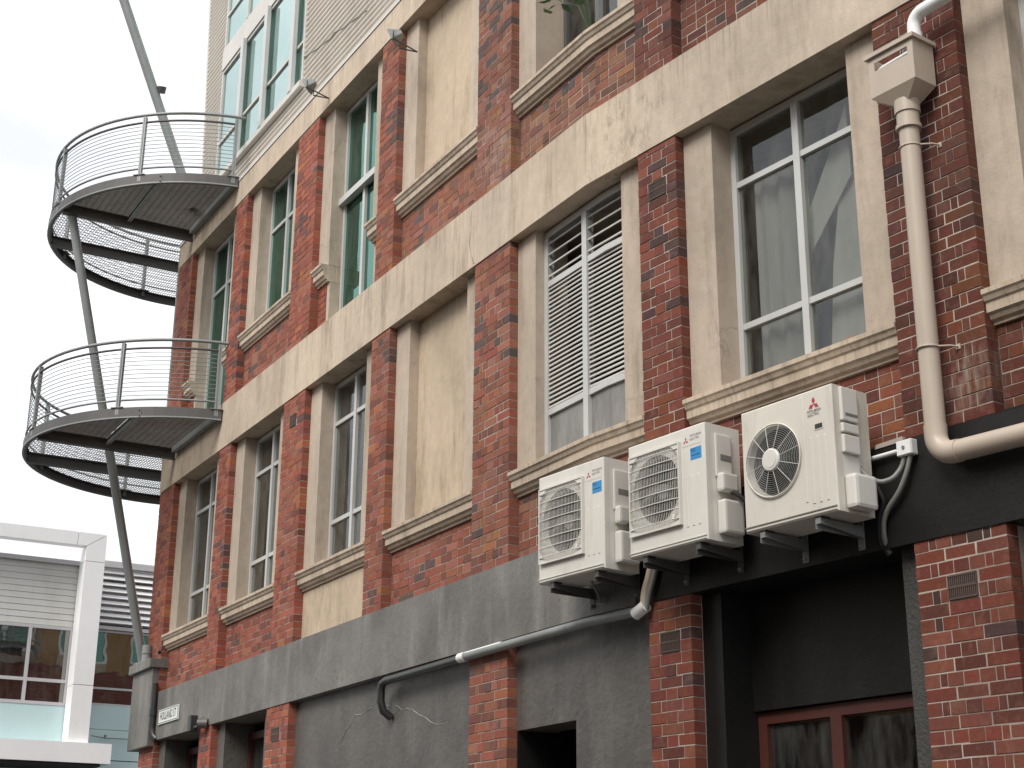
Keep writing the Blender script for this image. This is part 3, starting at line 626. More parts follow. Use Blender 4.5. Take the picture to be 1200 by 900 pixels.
# ------------------------------------------------------------------ balconies
CS, CD, BR = -10.9, .45, 2.63
def BPt(phi, rr, z): return WL(CS+rr*math.cos(phi), CD-rr*math.sin(phi), z)
def balcony(zb, label, grp):
    B = thing('curved_balcony', label, 'balcony', WL(CS, CD-1.2, zb), grp)
    zt = zb+.15; p0 = math.asin(CD/BR)+.012; p1 = R(262); n = 72
    ph = [p0+(p1-p0)*k/n for k in range(n+1)]
    prof = [(0, 0), (0, .15), (-.065, .15), (-.065, .138), (-.012, .138), (-.012, .012), (-.065, .012), (-.065, 0)]
    mb = MB(); mb.sweep([[BPt(a, BR+x, zb+z) for x, z in prof] for a in ph]); link('ring_beam', mb, 'steel_dk', B)
    mb = MB(); prof2 = [(.004, -.006), (.004, .012), (-.03, .012), (-.03, -.006)]
    mb.sweep([[BPt(a, BR+x, zb+z) for x, z in prof2] for a in ph]); link('ring_flange', mb, 'steel', B)
    def ibeam(f, a0, a1, h=.165, w=.1, zt_=zt-.03, mat='steel_dk'):
        mb = MB()
        for (x0, x1, y0, y1) in ((-w/2, w/2, zt_-.014, zt_), (-.006, .006, zt_-h+.014, zt_-.014), (-w/2, w/2, zt_-h, zt_-h+.014)):
            mb.hexa([f(a0, x0, y0), f(a1, x0, y0), f(a1, x0, y1), f(a0, x0, y1), f(a0, x1, y0), f(a1, x1, y0), f(a1, x1, y1), f(a0, x1, y1)])
        return mb
    def rim(s): return CD-math.sqrt(max(0, (BR-.02)**2-(s-CS)**2))
    for s in (-10.5, -11.85):
        link('beam', ibeam(lambda a, x, z, s=s: WL(s+x, a, z), rim(s)+.02, -.012 if s > -11 else 2.4), 'steel_dk', B)
    for (s0_, s1_, dd) in ((-10.43, -8.75, -1.08),):
        link('joist', ibeam(lambda a, x, z: WL(a, dd+x, z), s0_, s1_, .1, .055, zt-.035), 'steel', B)
    mb = MB(); mb.fbox(-10.4, -8.35, -.10, -.02, zt-.12, zt-.03); link('wall_angle', mb, 'steel', B)
    # open steel grating in panels
    gz0, gz1 = zt-.024, zt-.002
    mb = MB(); s = -10.50
    while s < CS+BR-.05:          # near panel: bearing bars square to the wall
        d0, d1 = rim(s)+.01, -.03
        if d1-d0 > .03:
            cut = [d0, -1.1, -1.06, d1] if d0 < -1.12 else [d0, d1]
            for a, b in zip(cut[::2], cut[1::2]): mb.fbox(s, s+.004, a, b, gz0, gz1, fn=WL, back=True)
        s += .030
    d = -2.1
    while d < -.05:
        r2 = (BR-.02)**2-(CD-d)**2
        s1_ = CS+math.sqrt(r2) if r2 > 0 else -11
        if s1_ > -10.4: mb.fbox(-10.50, s1_, d, d+.006, gz1-.008, gz1-.001, fn=WL)
        d += .10
    tag(link('grating', mb, 'steel_md', B, fixn=False), kind='stuff')
    mb = MB(); d = CD-BR+.05
    while d < 2.3:
        r2 = (BR-.02)**2-(CD-d)**2
        s0_ = CS-math.sqrt(max(r2, 0)); e = min(-10.505, CS+math.sqrt(max(r2, 0))) if d < 0 else -11.18
        for a, b in ((s0_, -11.85), (-11.85, e)):
            if s0_ < a: pass
            a = max(a, s0_)
            if b-a > .03: mb.fbox(a, b, d, d+.003, gz0+.005, gz1, fn=WL)
        d += .042
    s = CS-BR+.05
    while s < -10.57:
        d0 = rim(s)+.02; d1 = min(2*CD-d0, 2.3) if s < -11.2 else -.02
        mb.fbox(s, s+.006, d0, d1, gz1-.008, gz1-.001, fn=WL); s += .10
    tag(link('grating', mb, 'steel', B, fixn=False), kind='stuff')
    # railing
    zr = zt+1.03; arc = lambda rr, z, a0=p0+.03, a1=p1: [BPt(a0+(a1-a0)*k/60, rr, z) for k in range(61)]
    mb = MB(); mb.tube(arc(BR-.03, zr, p0-.02), .024, 10); link('top_rail', mb, 'steel', B)
    mb = MB(); mb.tube(arc(BR-.03, zr-.125), .018, 8); link('rail', mb, 'steel_dk', B)
    mb = MB(); mb.tube(arc(BR-.03, zt+.12), .016, 8); link('rail', mb, 'steel', B)
    for k in range(11):
        mb = MB(); mb.tube(arc(BR-.03, zt+.12+(zr-.125-zt-.12)*(k+1)/12), .0055, 5); link('rod', mb, 'steel', B)
    for a in (p0+.03, R(43.5), R(85), R(128), R(171), R(214), R(257)):
        mb = MB(); da = .0055
        for off in (-da, da):
            A = [BPt(a+off+e, BR+x, z) for z, x0, x1 in ((zt-.1, -.05, .0), (zr-.03, -.07, -.01)) for e, x in ((-.0042, x0), (.0042, x0), (.0042, x1), (-.0042, x1))]
            mb.hexa(A)
        mb.hexa([BPt(a+e, BR+x, z) for z in (zt+.001, zt+.012) for e, x in ((-.035, -.1), (.035, -.1), (.035, .02), (-.035, .02))])
        link('post', mb, 'steel', B)
    return B
balcony(8.243, 'lower curved steel balcony with rod railing at the building corner', 'steel balconies at the corner')
balcony(11.944, 'upper curved steel balcony with rod railing beside the corrugated storey', 'steel balconies at the corner')
# leaning posts
base = WL(-11.2, -.03, 5.12); top = HZ(86, 262, 11.80)
Pm = thing('leaning_post', 'leaning round steel post rising from the corner plinth to the upper balcony', 'post', base, 'round steel posts at the corner')
mb = MB(); mb.tube([base, base+(top-base)*1.03], .068, 14); link('shaft', mb, 'steel', Pm)
mb = MB(); mb.tube([base, base+Vector((0, 0, .02))], .13, 14); link('base_plate', mb, 'steel', Pm)
b2 = HZ(226, 244, 12.09); s_b = (Vector((b2.x, b2.y))-X0).dot(D1)
q = ray(145, 0); q2 = Vector((q.x, q.y)); tt = (s_b+X0.dot(D1))/q2.dot(D1); t2 = Vector((q.x*tt, q.y*tt, q.z*tt+CZ)); t3 = b2+(t2-b2)*1.5
Pm = thing('leaning_post', 'leaning round steel post standing on the upper balcony with a small lamp', 'post', b2, 'round steel posts at the corner')
mb = MB(); mb.tube([b2, t3], .075, 14); link('shaft', mb, 'steel', Pm)
k = b2+(t2-b2)*.56
mb = MB(); mb.tube([k+cr*.06, k+cr*.12], .03, 8); mb.tube([k+cr*.12-cu*.04, k+cr*.13+cu*.06], [.06, .075], 12); link('lamp_head', mb, 'steel_dk', Pm)
mb = MB(); mb.tube([WL(-11.22, .05, 8.36), WL(-11.22, .05, 11.95)], .05, 12); tag(link('corner_post', mb, 'steel'), 'upright round steel post between the lower and upper balcony at the brick corner', 'post', 'round steel posts at the corner')
mb = MB(); mb.tube([WL(-10.95, -.06, 5.122), WL(-10.95, -.06, 5.38)], .075, 14); mb.tube([WL(-10.95, -.06, 5.25), WL(-10.95, -.06, 5.27)], .085, 14)
tag(link('post_stub', mb, 'steel'), 'short capped steel stub on the corner plinth beside the leaning post', 'post')

# ------------------------------------------------------------------ street name sign
sn = thing('street_sign', 'white rectangular street name sign reading HOLLAND ST on the charcoal band', 'sign', WL(-9.74, -.02, 4.13))
mb = MB(); mb.fbox(-10.2, -9.28, -.034, -.018, 4.13, 4.335); link('sign_plate', mb, 'signw', sn)
mb = MB()
for a in ((-10.185, -9.295, 4.142, 4.150), (-10.185, -9.295, 4.315, 4.323), (-10.185, -10.173, 4.150, 4.315), (-9.307, -9.295, 4.150, 4.315)): mb.fbox(a[0], a[1], -.0365, -.0345, a[2], a[3])
link('sign_border', mb, 'ink', sn)
vs_, fs_ = text_pts('HOLLAND ST', .165); mb = MB(); mb.add([WL(-9.74+v.x*.74, -.0365, 4.232+v.y*1.0) for v in vs_], fs_); link('lettering', mb, 'ink', sn)
# wall light by the sign
wl = thing('wall_light', 'small black box wall light under the painted band beside the street sign', 'light', WL(-8.1, -.05, 3.9))
mb = MB(); mb.fbox(-8.42, -8.30, -.16, -.06, 3.87, 4.08); link('lamp_body', mb, 'blackpipe', wl, bevel=.008)
mb = MB(); mb.tube([WL(-8.3, -.10, 3.92), WL(-8.1, -.08, 3.93)], .02, 8); mb.tube([WL(-8.10, -.12, 3.95), WL(-8.02, -.012, 3.95)], .065, 12); link('lamp_arm', mb, 'steel_dk', wl)

# ------------------------------------------------------------------ floodlights on the parapet
def flood(s, z, aim, lab):
    T = thing('floodlight', lab, 'floodlight', WL(s, -.1, z), 'floodlights on the parapet')
    c = WL(s, -.28, z); x = Vector((D1.x, D1.y, 0)); n = -Vector((N1.x, N1.y, 0)); f = (n*.75-x*.75+Vector((0, 0, -.45))).normalized(); r_ = f.cross(Vector((0, 0, 1))).normalized(); u = r_.cross(f)
    mb = MB(); A = [c+r_*a+u*b+f*e for e, k in ((.06, .105), (-.075, .035)) for a, b in ((-k, -k*.75), (k, -k*.75), (k, k*.75), (-k, k*.75))]
    mb.hexa(A); link('lamp_body', mb, 'steel', T, bevel=.006)
    mb = MB(); A = [c+r_*a+u*b+f*e for e in (.062, .067) for a, b in ((-.095, -.07), (.095, -.07), (.095, .07), (-.095, .07))]; mb.hexa(A); link('lens', mb, 'frost', T)
    mb = MB(); mb.tube([c+r_*.11, c+r_*.11-Vector((0, 0, .10)), WL(s, -.012, z-.13)], .009, 6); mb.tube([c-r_*.11, c-r_*.11-Vector((0, 0, .10)), WL(s, -.012, z-.13)], .009, 6); link('stirrup', mb, 'steel_dk', T)
flood(F(364, 99, -.28)[0], F(364, 99, -.28)[1], .9, 'grey floodlight on a stirrup at the parapet beside the teal windows')
flood(F(465, 42, -.28)[0], F(465, 42, -.28)[1], .9, 'grey floodlight under the upper band beside the blank beige panel')

# ------------------------------------------------------------------ downpipe with rain head
DP = thing('downpipe', 'beige painted downpipe with square rain head on the near brick pier', 'downpipe', WR(5.04, -.1, 4.3))
hs0, hs1, hd0, hd1, hz0, hz1 = 4.835, 5.222, -.25, -.03, 7.025, 7.33
slot = (4.885, 5.175, 7.22, 7.285)
mb = MB()
mb.fbox(hs0, hs1, hd0, hd0+.006, hz0, slot[2], fn=WR); mb.fbox(hs0, hs1, hd0, hd0+.006, slot[3], hz1, fn=WR)
mb.fbox(hs0, slot[0], hd0, hd0+.006, slot[2], slot[3], fn=WR); mb.fbox(slot[1], hs1, hd0, hd0+.006, slot[2], slot[3], fn=WR)
mb.fbox(hs1-.006, hs1, hd0+.006, hd1, hz0, hz1, fn=WR); mb.fbox(hs0, hs0+.006, hd0+.006, hd1, hz0, hz1, fn=WR); mb.fbox(hs0+.006, hs1-.006, hd1-.006, hd1, hz0, hz1, fn=WR)
bc = (5.04, -.13); e = .062
top_ = [(hs0, hd0), (hs1, hd0), (hs1, hd1), (hs0, hd1)]; bot_ = [(bc[0]-e, bc[1]-e), (bc[0]+e, bc[1]-e), (bc[0]+e, bc[1]+e), (bc[0]-e, bc[1]+e)]
mb.add([WR(a, d, hz0) for a, d in top_]+[WR(a, d, hz0-.10) for a, d in bot_], [(0, 1, 5, 4), (1, 2, 6, 5), (2, 3, 7, 6), (3, 0, 4, 7)])
hd = link('rain_head', mb, 'pvc', DP)
mb = MB(); o_ = .022
mb.fbox(hs0-o_, hs1+o_, hd0-o_, hd0, hz1, hz1+.03, fn=WR); mb.fbox(hs0-o_, hs1+o_, hd1, hd1+.01, hz1, hz1+.03, fn=WR)
mb.fbox(hs0-o_, hs0, hd0, hd1, hz1, hz1+.03, fn=WR); mb.fbox(hs1, hs1+o_, hd0, hd1, hz1, hz1+.03, fn=WR); link('rim', mb, 'pvc', hd)
mb = MB(); mb.tube([WR(hs1-.09, hd0+.08, hz0+.12), WR(hs1-.09, hd0+.08, hz1-.03)], .05, 12); mb.tube([WR(slot[0]-.02, hd0+.03, slot[2]-.01), WR(slot[0]+.05, hd0+.03, slot[2]+.02), WR(slot[1], hd0+.03, slot[2]+.03)], .014, 8); link('inlet_spigot', mb, 'pvcw', hd)
mb = MB(); mb.tube([WR(bc[0], bc[1], z) for z in (hz0-.075, hz0-.17)], .088, 20); link('outlet_socket', mb, 'pvc', DP)
mb = MB(); mb.tube([WR(bc[0], bc[1], z) for z in (hz0-.17, hz0-.27)], .078, 20); mb.tube([WR(bc[0], bc[1], z) for z in (hz0-.26, hz0-.29)], .088, 20); link('pipe_collar', mb, 'pvc', DP)
zc = 4.415
mb = MB(); mb.tube([WR(5.04, -.13, hz0-.2), WR(5.035, -.125, 6), WR(5.03, -.12, 4.6)], .069, 20); link('pipe', mb, 'pvc', DP)
mb = MB(); el = [WR(5.03, -.12, 4.62)]+[WR(5.03+.13-.13*math.cos(a), -.12, zc+.13-.13*math.sin(a)) for a in [R(x) for x in range(0, 91, 15)]]+[WR(5.20, -.12, zc-.001)]
mb.tube(el, .0745, 20); link('elbow', mb, 'pvc', DP)
mb = MB(); mb.tube([WR(5.19, -.12, zc-.001), WR(8, -.12, zc-.06)], .069, 20); link('pipe', mb, 'pvc', DP)
for x, z in ((5.035, 6.60), (5.03, 5.14)):
    mb = MB(); mb.tube([WR(x+.073*math.cos(a), -.125+.073*math.sin(a), z) for a in [R(k) for k in range(0, 360, 20)]], .008, 6, closed=True)
    mb.tube([WR(x+.07, -.12, z), WR(x+.13, -.06, z), WR(x+.15, 0, z)], .007, 6); mb.fbox(x+.13, x+.165, -.006, -.002, z-.018, z+.018, fn=WR); link('pipe_clip', mb, 'pvc', DP)
WP = thing('overflow_pipe', 'white plastic pipe bending down into the rain head', 'pipe', WR(5.17, -.14, hz1+.02))
ctr = [WR(5.165, -.14, hz1-.02), WR(5.165, -.14, 7.46)]+[WR(5.165+.09-.09*math.cos(a), -.14, 7.48+.09*math.sin(a)) for a in [R(x) for x in range(0, 91, 15)]]+[WR(5.9, -.14, 7.60), WR(7.0, -.14, 7.62)]
mb = MB(); mb.tube(ctr, .047, 16); link('pipe', mb, 'pvcw', WP)
mb = MB(); mb.tube([WR(5.165, -.14, hz1-.01), WR(5.165, -.14, 7.425)], .054, 16); link('socket', mb, 'pvcw', WP)

# ------------------------------------------------------------------ air conditioners
def ac(kind, s0, z0, w, h, label):
    d = .355; back = -.095
    def L(x, y, z): return WR(s0+x, back-y, z0+z)           # x along, y outwards, z up
    cas = 'whiteac' if kind == 'A' else 'whiteac_old'
    T = thing('air_conditioner', label, 'air conditioner', L(w/2, d/2, 0), 'air conditioners on the wall')
    B_ = lambda m_, x0, x1, y0, y1, a, b: m_.fbox(x0, x1, y0, y1, a, b, fn=L)
    cx, cz, cr_ = (.315, .47, .262) if kind == 'A' else (.30, .455, .245)
    mb = MB(); B_(mb, 0, w, 0, .004, .0, h); B_(mb, 0, .004, .004, d-.012, 0, h); B_(mb, w-.004, w, .004, d-.012, 0, h); B_(mb, .004, w-.004, .004, d-.012, 0, .004); B_(mb, .004, w-.004, .004, d-.012, h-.004, h)
    link('casing', mb, cas, T)
    # front panel with round fan opening, edges rolled back
    ang = sorted([2*math.pi*k/64 for k in range(64)]+[math.atan2(z-cz, x-cx) % (2*math.pi) for x in (.012, w-.012) for z in (.012, h-.012)])
    ci, ou, ob = [], [], []
    for a in ang:
        c_, s_ = math.cos(a), math.sin(a); ts = []
        if c_ > 1e-9: ts.append((w-.012-cx)/c_)
        if c_ < -1e-9: ts.append((.012-cx)/c_)
        if s_ > 1e-9: ts.append((h-.012-cz)/s_)
        if s_ < -1e-9: ts.append((.012-cz)/s_)
        t_ = min(ts); x, z = cx+c_*t_, cz+s_*t_
        ci.append((cx+c_*cr_, cz+s_*cr_)); ou.append((x, z))
        ob.append((0 if x < .013 else (w if x > w-.013 else x), 0 if z < .013 else (h if z > h-.013 else z)))
    n = len(ang); mb = MB()
    mb.add([L(x, d, z) for x, z in ci]+[L(x, d, z) for x, z in ou]+[L(x, d-.012, z) for x, z in ob]+[L(cx+(x-cx)*.96, d-.05, cz+(z-cz)*.96) for x, z in ci]+[L(cx+(x-cx)*.96, d-.2, cz+(z-cz)*.96) for x, z in ci],
           [f for k in range(n) for f in ((k, (k+1) % n, n+(k+1) % n, n+k), (n+k, n+(k+1) % n, 2*n+(k+1) % n, 2*n+k), (3*n+k, 3*n+(k+1) % n, (k+1) % n, k))])
    tb = MB(); tb.add([L(cx+(x-cx)*.96, y_, cz+(z-cz)*.96) for y_ in (d-.05, d-.2) for x, z in ci], [(n+k, n+(k+1) % n, (k+1) % n, k) for k in range(n)]); link('fan_shroud', tb, 'fin' if kind == 'B' else 'conduit', T, fixn=False)
    link('front_panel', mb, cas, T, fixn=False)
    mb = MB(); mb.tube([L(cx, d-.21, cz), L(cx, d-.19, cz)], cr_*.96, 40, smooth=False); link('coil_disc', mb, 'fin', T)
    mb = MB(); mb.tube([L(cx, d-.17, cz), L(cx, d-.07, cz)], .06, 16)
    for k in range(3):
        a0 = 2*math.pi*k/3+.4; A = []
        for rr, sp in ((.05, .5), (.15, .75), (cr_*.92, .8)):
            A.append([(rr, a0), (rr, a0+sp)])
        pts = [L(cx+rr*math.cos(a), d-.15+(.07 if j else 0), cz+rr*math.sin(a)) for row in A for j, (rr, a) in enumerate(row)]
        mb.add(pts, [(0, 1, 3, 2), (2, 3, 5, 4)])
    link('fan', mb, 'conduit' if kind == 'A' else 'blackpipe', T, fixn=False)
    gr = MB()
    if kind == 'A':
        x0, x1, za, zb, y = .035, .60, .15, .775, d+.028
        for (a, b, c_, e_) in ((x0, x1, za, za+.012), (x0, x1, zb-.012, zb), (x0, x0+.012, za+.012, zb-.012), (x1-.012, x1, za+.012, zb-.012)): B_(gr, a, b, d+.001, y, c_, e_)
        # corner webs so the opening reads as rounded square
        for sx, sz in ((0, 0), (1, 0), (0, 1), (1, 1)):
            X = x0+.012 if sx == 0 else x1-.012; Z = za+.012 if sz == 0 else zb-.012; k1, k2 = (.13 if sx == 0 else -.13), (.13 if sz == 0 else -.13)
            arc = [(X+k1*(1-math.sin(a)), Z+k2*(1-math.cos(a))) for a in [R(q) for q in range(0, 91, 15)]]
            gr.add([L(X, d+.022, Z)]+[L(x, d+.022, z) for x, z in arc], [(0, i+1, i+2) for i in range(len(arc)-1)])
        frm = link('guard_frame', gr, 'plastic', T, fixn=False)
        for k in range(8):
            z = za+.05+(zb-za-.10)*k/7; q = MB(); q.tube([L(x0+.01, y-.004, z), L(x0+.10, y+.012, z), L((x0+x1)/2, y+.018, z), L(x1-.10, y+.012, z), L(x1-.01, y-.004, z)], .0042, 5); link('guard_bar', q, 'plastic', frm)
        q = MB(); nw = 31
        for k in range(nw):
            x = x0+.02+(x1-x0-.04)*k/(nw-1); e_ = .014*math.sin(math.pi*k/(nw-1)); q.tube([L(x, y-.010, za+.01), L(x, y+e_-.004, za+.1), L(x, y+e_-.004, zb-.1), L(x, y-.010, zb-.01)], .0021, 4)
        tag(link('guard_wires', q, 'plastic', frm, fixn=False), kind='stuff')
        q = MB(); q.tube([L(x1-.07, d+.024, za+.07), L(x1-.07, d+.034, za+.07)], .018, 12); link('screw_boss', q, 'plastic', frm)
    else:
        q = MB(); q.tube([L(cx+(cr_+.01)*math.cos(a), d+.012, cz+(cr_+.01)*math.sin(a)) for a in [2*math.pi*k/60 for k in range(60)]], .006, 8, closed=True); frm = link('guard_rim', q, cas, T)
        q = MB()
        for k in range(12):
            rr = .085+(cr_-.09)*k/11; q.tube([L(cx+rr*math.cos(a), d+.026-.012*(rr/cr_)**2, cz+rr*math.sin(a)) for a in [2*math.pi*i/44 for i in range(44)]], .0014, 4, closed=True)
        tag(link('guard_rings', q, 'alu', frm, fixn=False), kind='stuff')
        for k in range(12):
            a = 2*math.pi*k/12+.2; q = MB(); q.tube([L(cx+.07*math.cos(a), d+.03, cz+.07*math.sin(a)), L(cx+(cr_+.008)*math.cos(a), d+.016, cz+(cr_+.008)*math.sin(a))], .0022, 5); link('guard_spoke', q, 'plastic', frm)
        q = MB(); q.tube([L(cx, d+.02, cz), L(cx, d+.034, cz), L(cx, d+.038, cz)], [.08, .08, .07], 28); q.tube([L(cx, d+.038, cz), L(cx, d+.041, cz)], .055, 24); link('guard_hub', q, 'plastic', frm)
    # pressed ribs
    if kind == 'A': ribs = [(.640+.062*k, .665+.062*k, .12, .50) for k in range(3)]
    else: ribs = [(.575, .597, .10, .84)]+[(.635+.062*k, .660+.062*k, .08, .54-.004*k) for k in range(3)]
    for a, b, c_, e_ in ribs:
        q = MB(); q.hexa([L(a+.005, d+.0045, c_+.005), L(b-.005, d+.0045, c_+.005), L(b-.005, d+.0045, e_-.005), L(a+.005, d+.0045, e_-.005), L(a, d+.0005, c_), L(b, d+.0005, c_), L(b, d+.0005, e_), L(a, d+.0005, e_)]); link('rib', q, cas, T)
    q = MB(); B_(q, .004, w-.004, d+.0005, d+.006, .03, .037); link('base_seam', q, 'conduit' if kind == 'B' else cas, T)
    # emblem and lettering
    ex, ez, eh = (.655, .765, .030) if kind == 'A' else (.69, .76, .052)
    q = MB(); B_(q, ex-.045*eh/.03, ex+.03+(.13 if kind == 'A' else .06), d+.0008, d+.0016, ez-.04-(.05 if kind == 'B' else 0), ez+.062+(.05 if kind == 'B' else 0)); (link('badge_plate', q, 'plastic', T) if kind == 'A' else None)
    q = MB()
    for k in range(3):
        a = math.pi/2+k*2*math.pi/3; ux, uz = math.cos(a), math.sin(a); vx_, vz_ = -uz, ux
        q.add([L(ex, d+.0022, ez), L(ex+ux*eh*.5+vx_*eh*.29, d+.0022, ez+uz*eh*.5+vz_*eh*.29), L(ex+ux*eh, d+.0022, ez+uz*eh), L(ex+ux*eh*.5-vx_*eh*.29, d+.0022, ez+uz*eh*.5-vz_*eh*.29)], [(0, 1, 2, 3)])
    link('emblem', q, 'red', T, fixn=False)
    q = MB(); sz = .026 if kind == 'A' else .027
    for line, (tx, tz) in zip(('MITSUBISHI', 'ELECTRIC'), (((ex+.105, ez+.028), (ex+.095, ez+.002)) if kind == 'A' else ((ex, ez-.047), (ex-.005, ez-.073)))):
        vs1, fs1 = text_pts(line, sz); q.add([L(tx+v.x*.9, d+.0022, tz+v.y) for v in vs1], fs1)
    link('lettering', q, 'ink', T, fixn=False)
    if kind == 'A':
        q = MB(); B_(q, .70, .815, d+.0008, d+.0016, .61, .70); stc = link('sticker', q, 'blue', T)
        q = MB(); vs1, fs1 = text_pts('R32', .03); q.add([L(.73+v.x, d+.0024, .68+v.y) for v in vs1], fs1); B_(q, .71, .80, d+.0018, d+.0024, .64, .645); link('sticker_print', q, 'ink', stc, fixn=False)
    else:
        q = MB(); B_(q, .685, .765, d+.0008, d+.003, .575, .625); hr = link('handle_rim', q, cas, T); q = MB(); B_(q, .693, .757, d+.0032, d+.0045, .583, .615); link('handle_slot', q, 'ink', hr)
    # right side covers
    def side(name, y0, y1, a, b, out_, mat='plastic', bev=.012, par=T):
        q = MB(); q.fbox(w+.0005, w+out_, y0, y1, a, b, fn=L); return link(name, q, mat, par, bevel=bev)
    if kind == 'A':
        side('corner_strip', d-.05, d-.012, .0, h, .003, cas, 0)
        cv = side('terminal_cover', .10, .26, .47, .80, .022); side('handle_recess', .11, .22, .60, .645, .026, 'conduit', .003, cv)
        side('cable_cover', .09, .25, .36, .50, .075, 'plastic', .02); side('valve_cover', .055, .25, .05, .30, .085, 'plastic', .02)
        q = MB(); q.tube([L(w+.02, .17, .40), L(w+.10, .12, .33), L(w+.14, .02, .24), L(w+.16, -.02, .2)], .018, 8); link('cable', q, 'blackpipe', T)
    else:
        side('corner_strip', d-.07, d-.012, .0, h, .003, cas, 0)
        for a, b in ((.62, .86), (.54, .61), (.40, .53)): side('terminal_cover', .13, .285, a, b-.006, .03, 'plastic', .008)
        side('handle_recess', .14, .26, .655, .675, .033, 'conduit', .002); side('rating_plate', .12, .28, .23, .385, .003, 'plastic', 0)
        side('valve_cover', .07, .28, .02, .25, .10, 'plastic', .025)
    # wall brackets
    for x in ((.13, w-.14) if kind == 'A' else (.12, w-.22)):
        q = MB(); B_(q, x, x+.045, -.085, d-.02, -.05, -.012); B_(q, x, x+.006, -.085, d-.02, -.085, -.05)
        B_(q, x-.005, x+.05, -.0835, -.078, -.17, .10)
        q.hexa([L(x+.045, y_, z_) for y_, z_ in ((-.078, -.095), (d-.02, -.05), (d-.02, -.045), (-.078, -.045))]+[L(x+.051, y_, z_) for y_, z_ in ((-.078, -.095), (d-.02, -.05), (d-.02, -.045), (-.078, -.045))])
        br = link('bracket', q, 'steel_dk' if kind == 'A' else 'steel', T)
        q = MB(); B_(q, x-.002, x+.055, d-.10, d-.02, -.011, -.001); link('foot', q, 'blackpipe', br)
        for zz in (-.145, .06): q = MB(); q.tube([L(x+.022, -.078, zz), L(x+.022, -.055, zz)], .012, 6); link('bolt', q, 'steel', br)
    return T
ac('A', 1.268, 4.147, .83, .887, 'white air conditioner with square fan guard hung below the louvred window')
ac('A', 2.400, 4.160, .845, .872, 'white air conditioner with square fan guard hung across the narrow brick pier')
ac('B', 3.622, 4.125, .845, .867, 'older off white air conditioner with round fan grille beside the junction box')

# ------------------------------------------------------------------ pipes, cables and boxes on the wall
def runs(name, pts, r_, mat, label, cat, d=-.05, n=10, side=None, extra=None, group=None):
    T = thing(name, label, cat, W(*((F(*pts[0][:2], pts[0][2] if len(pts[0]) > 2 else d, side)[0], 0, F(*pts[0][:2], d, side)[1]))), group)
    P_ = []
    for p in pts:
        dd = p[2] if len(p) > 2 else d; s, z = F(p[0], p[1], dd, side); P_.append((WR if side == 1 else W)(s, dd, z))
    # smooth
    Q = [P_[0]]
    for a, b, c in zip(P_[:-2], P_[1:-1], P_[2:]):
        for k in (.25, .5, .75): Q.append((a*.5+b*.5)*(1-k)**2+b*2*k*(1-k)+(b*.5+c*.5)*k*k)
    Q.append(P_[-1]); mb = MB(); mb.tube(Q, r_, n); link('run', mb, mat, T)
    return T
zp = 3.865
T = thing('black_drain', 'black pipe dropping from the painted band across the cracked charcoal panel', 'pipe', WL(-2.55, -.05, 3.55))
q = [WL(-2.55, .085, 3.50), WL(-2.56, .0, 3.56), WL(-2.57, -.03, 3.66), WL(-2.57, -.03, 3.78), WL(-2.54, -.03, 3.835), WL(-2.46, -.03, zp-.01)]+[WL(-2.2, -.03, zp-.01), WL(-.75, -.03, zp)]
mb = MB(); mb.tube(q, .042, 12); link('run', mb, 'blackpipe', T)
T = thing('pipe_cover', 'grey pipe sheathing running under the painted band past the brick pier', 'pipe', WL(-.6, -.06, zp))
mb = MB(); mb.tube([WL(-.78, -.055, zp), W(SB, -.055, zp), W(2.0, -.055, zp)], .040, 12); link('run', mb, 'steel', T)
mb = MB(); mb.tube([WL(-.8, -.055, zp), WL(-.68, -.055, zp)], .047, 12); mb.tube([WL(-.66, -.062, zp+.022), WL(0.0, -.062, zp+.024)], .022, 8); link('joint_wrap', mb, 'pvcw', T)
q = [(765, 655), (760, 678), (755, 694), (754, 712)]
runs('insulated_pipe', q, .030, 'pvc', 'pale insulated refrigerant pipe dropping below the middle air conditioner', 'pipe', -.07)
runs('insulated_pipe', [(770, 655), (766, 678), (760, 696), (757, 716)], .022, 'conduit', 'thin grey refrigerant pipe dropping below the middle air conditioner', 'pipe', -.06)
mb = MB(); mb.tube([W(2.0, -.06, zp-.02), W(2.13, -.06, zp+.03)], .05, 10); tag(link('taped_joint', mb, 'pvcw'), 'white taped joint at the end of the grey pipe sheathing', 'pipe joint')
runs('drain_hose', [(690, 668, -.25), (694, 684, -.2), (700, 694, -.08), (704, 706, -.03)], .011, 'conduit', 'thin grey drain hose hanging under the air conditioner below the louvred window', 'hose', side=1)
JB = thing('junction_box', 'small white square junction box beside the older air conditioner', 'junction box', WR(4.73, -.04, 4.5))
mb = MB(); mb.fbox(4.672, 4.795, -.075, -.012, 4.498, 4.603, fn=WR); jb = link('box', mb, 'pvcw', JB, bevel=.008)
mb = MB(); mb.fbox(4.676, 4.791, -.083, -.0755, 4.502, 4.599, fn=WR); link('lid', mb, 'pvcw', JB, bevel=.003)
mb = MB(); mb.tube([WR(4.733, -.084, 4.55), WR(4.733, -.09, 4.55)], .012, 8); link('knob', mb, 'conduit', JB)
mb = MB(); mb.tube([WR(4.2, -.045, 4.548), WR(4.67, -.045, 4.548)], .016, 8); tag(link('conduit', mb, 'pvcw'), 'thin white conduit running behind the older air conditioner into the junction box', 'conduit')
runs('flexible_conduit', [(1001, 525, -.2), (1006, 548, -.2), (1018, 560, -.18), (1032, 566, -.14), (1047, 561, -.1), (1057, 548, -.05), (1061, 533, -.045)], .017, 'conduit', 'grey flexible conduit looping from the older air conditioner to the junction box', 'conduit')
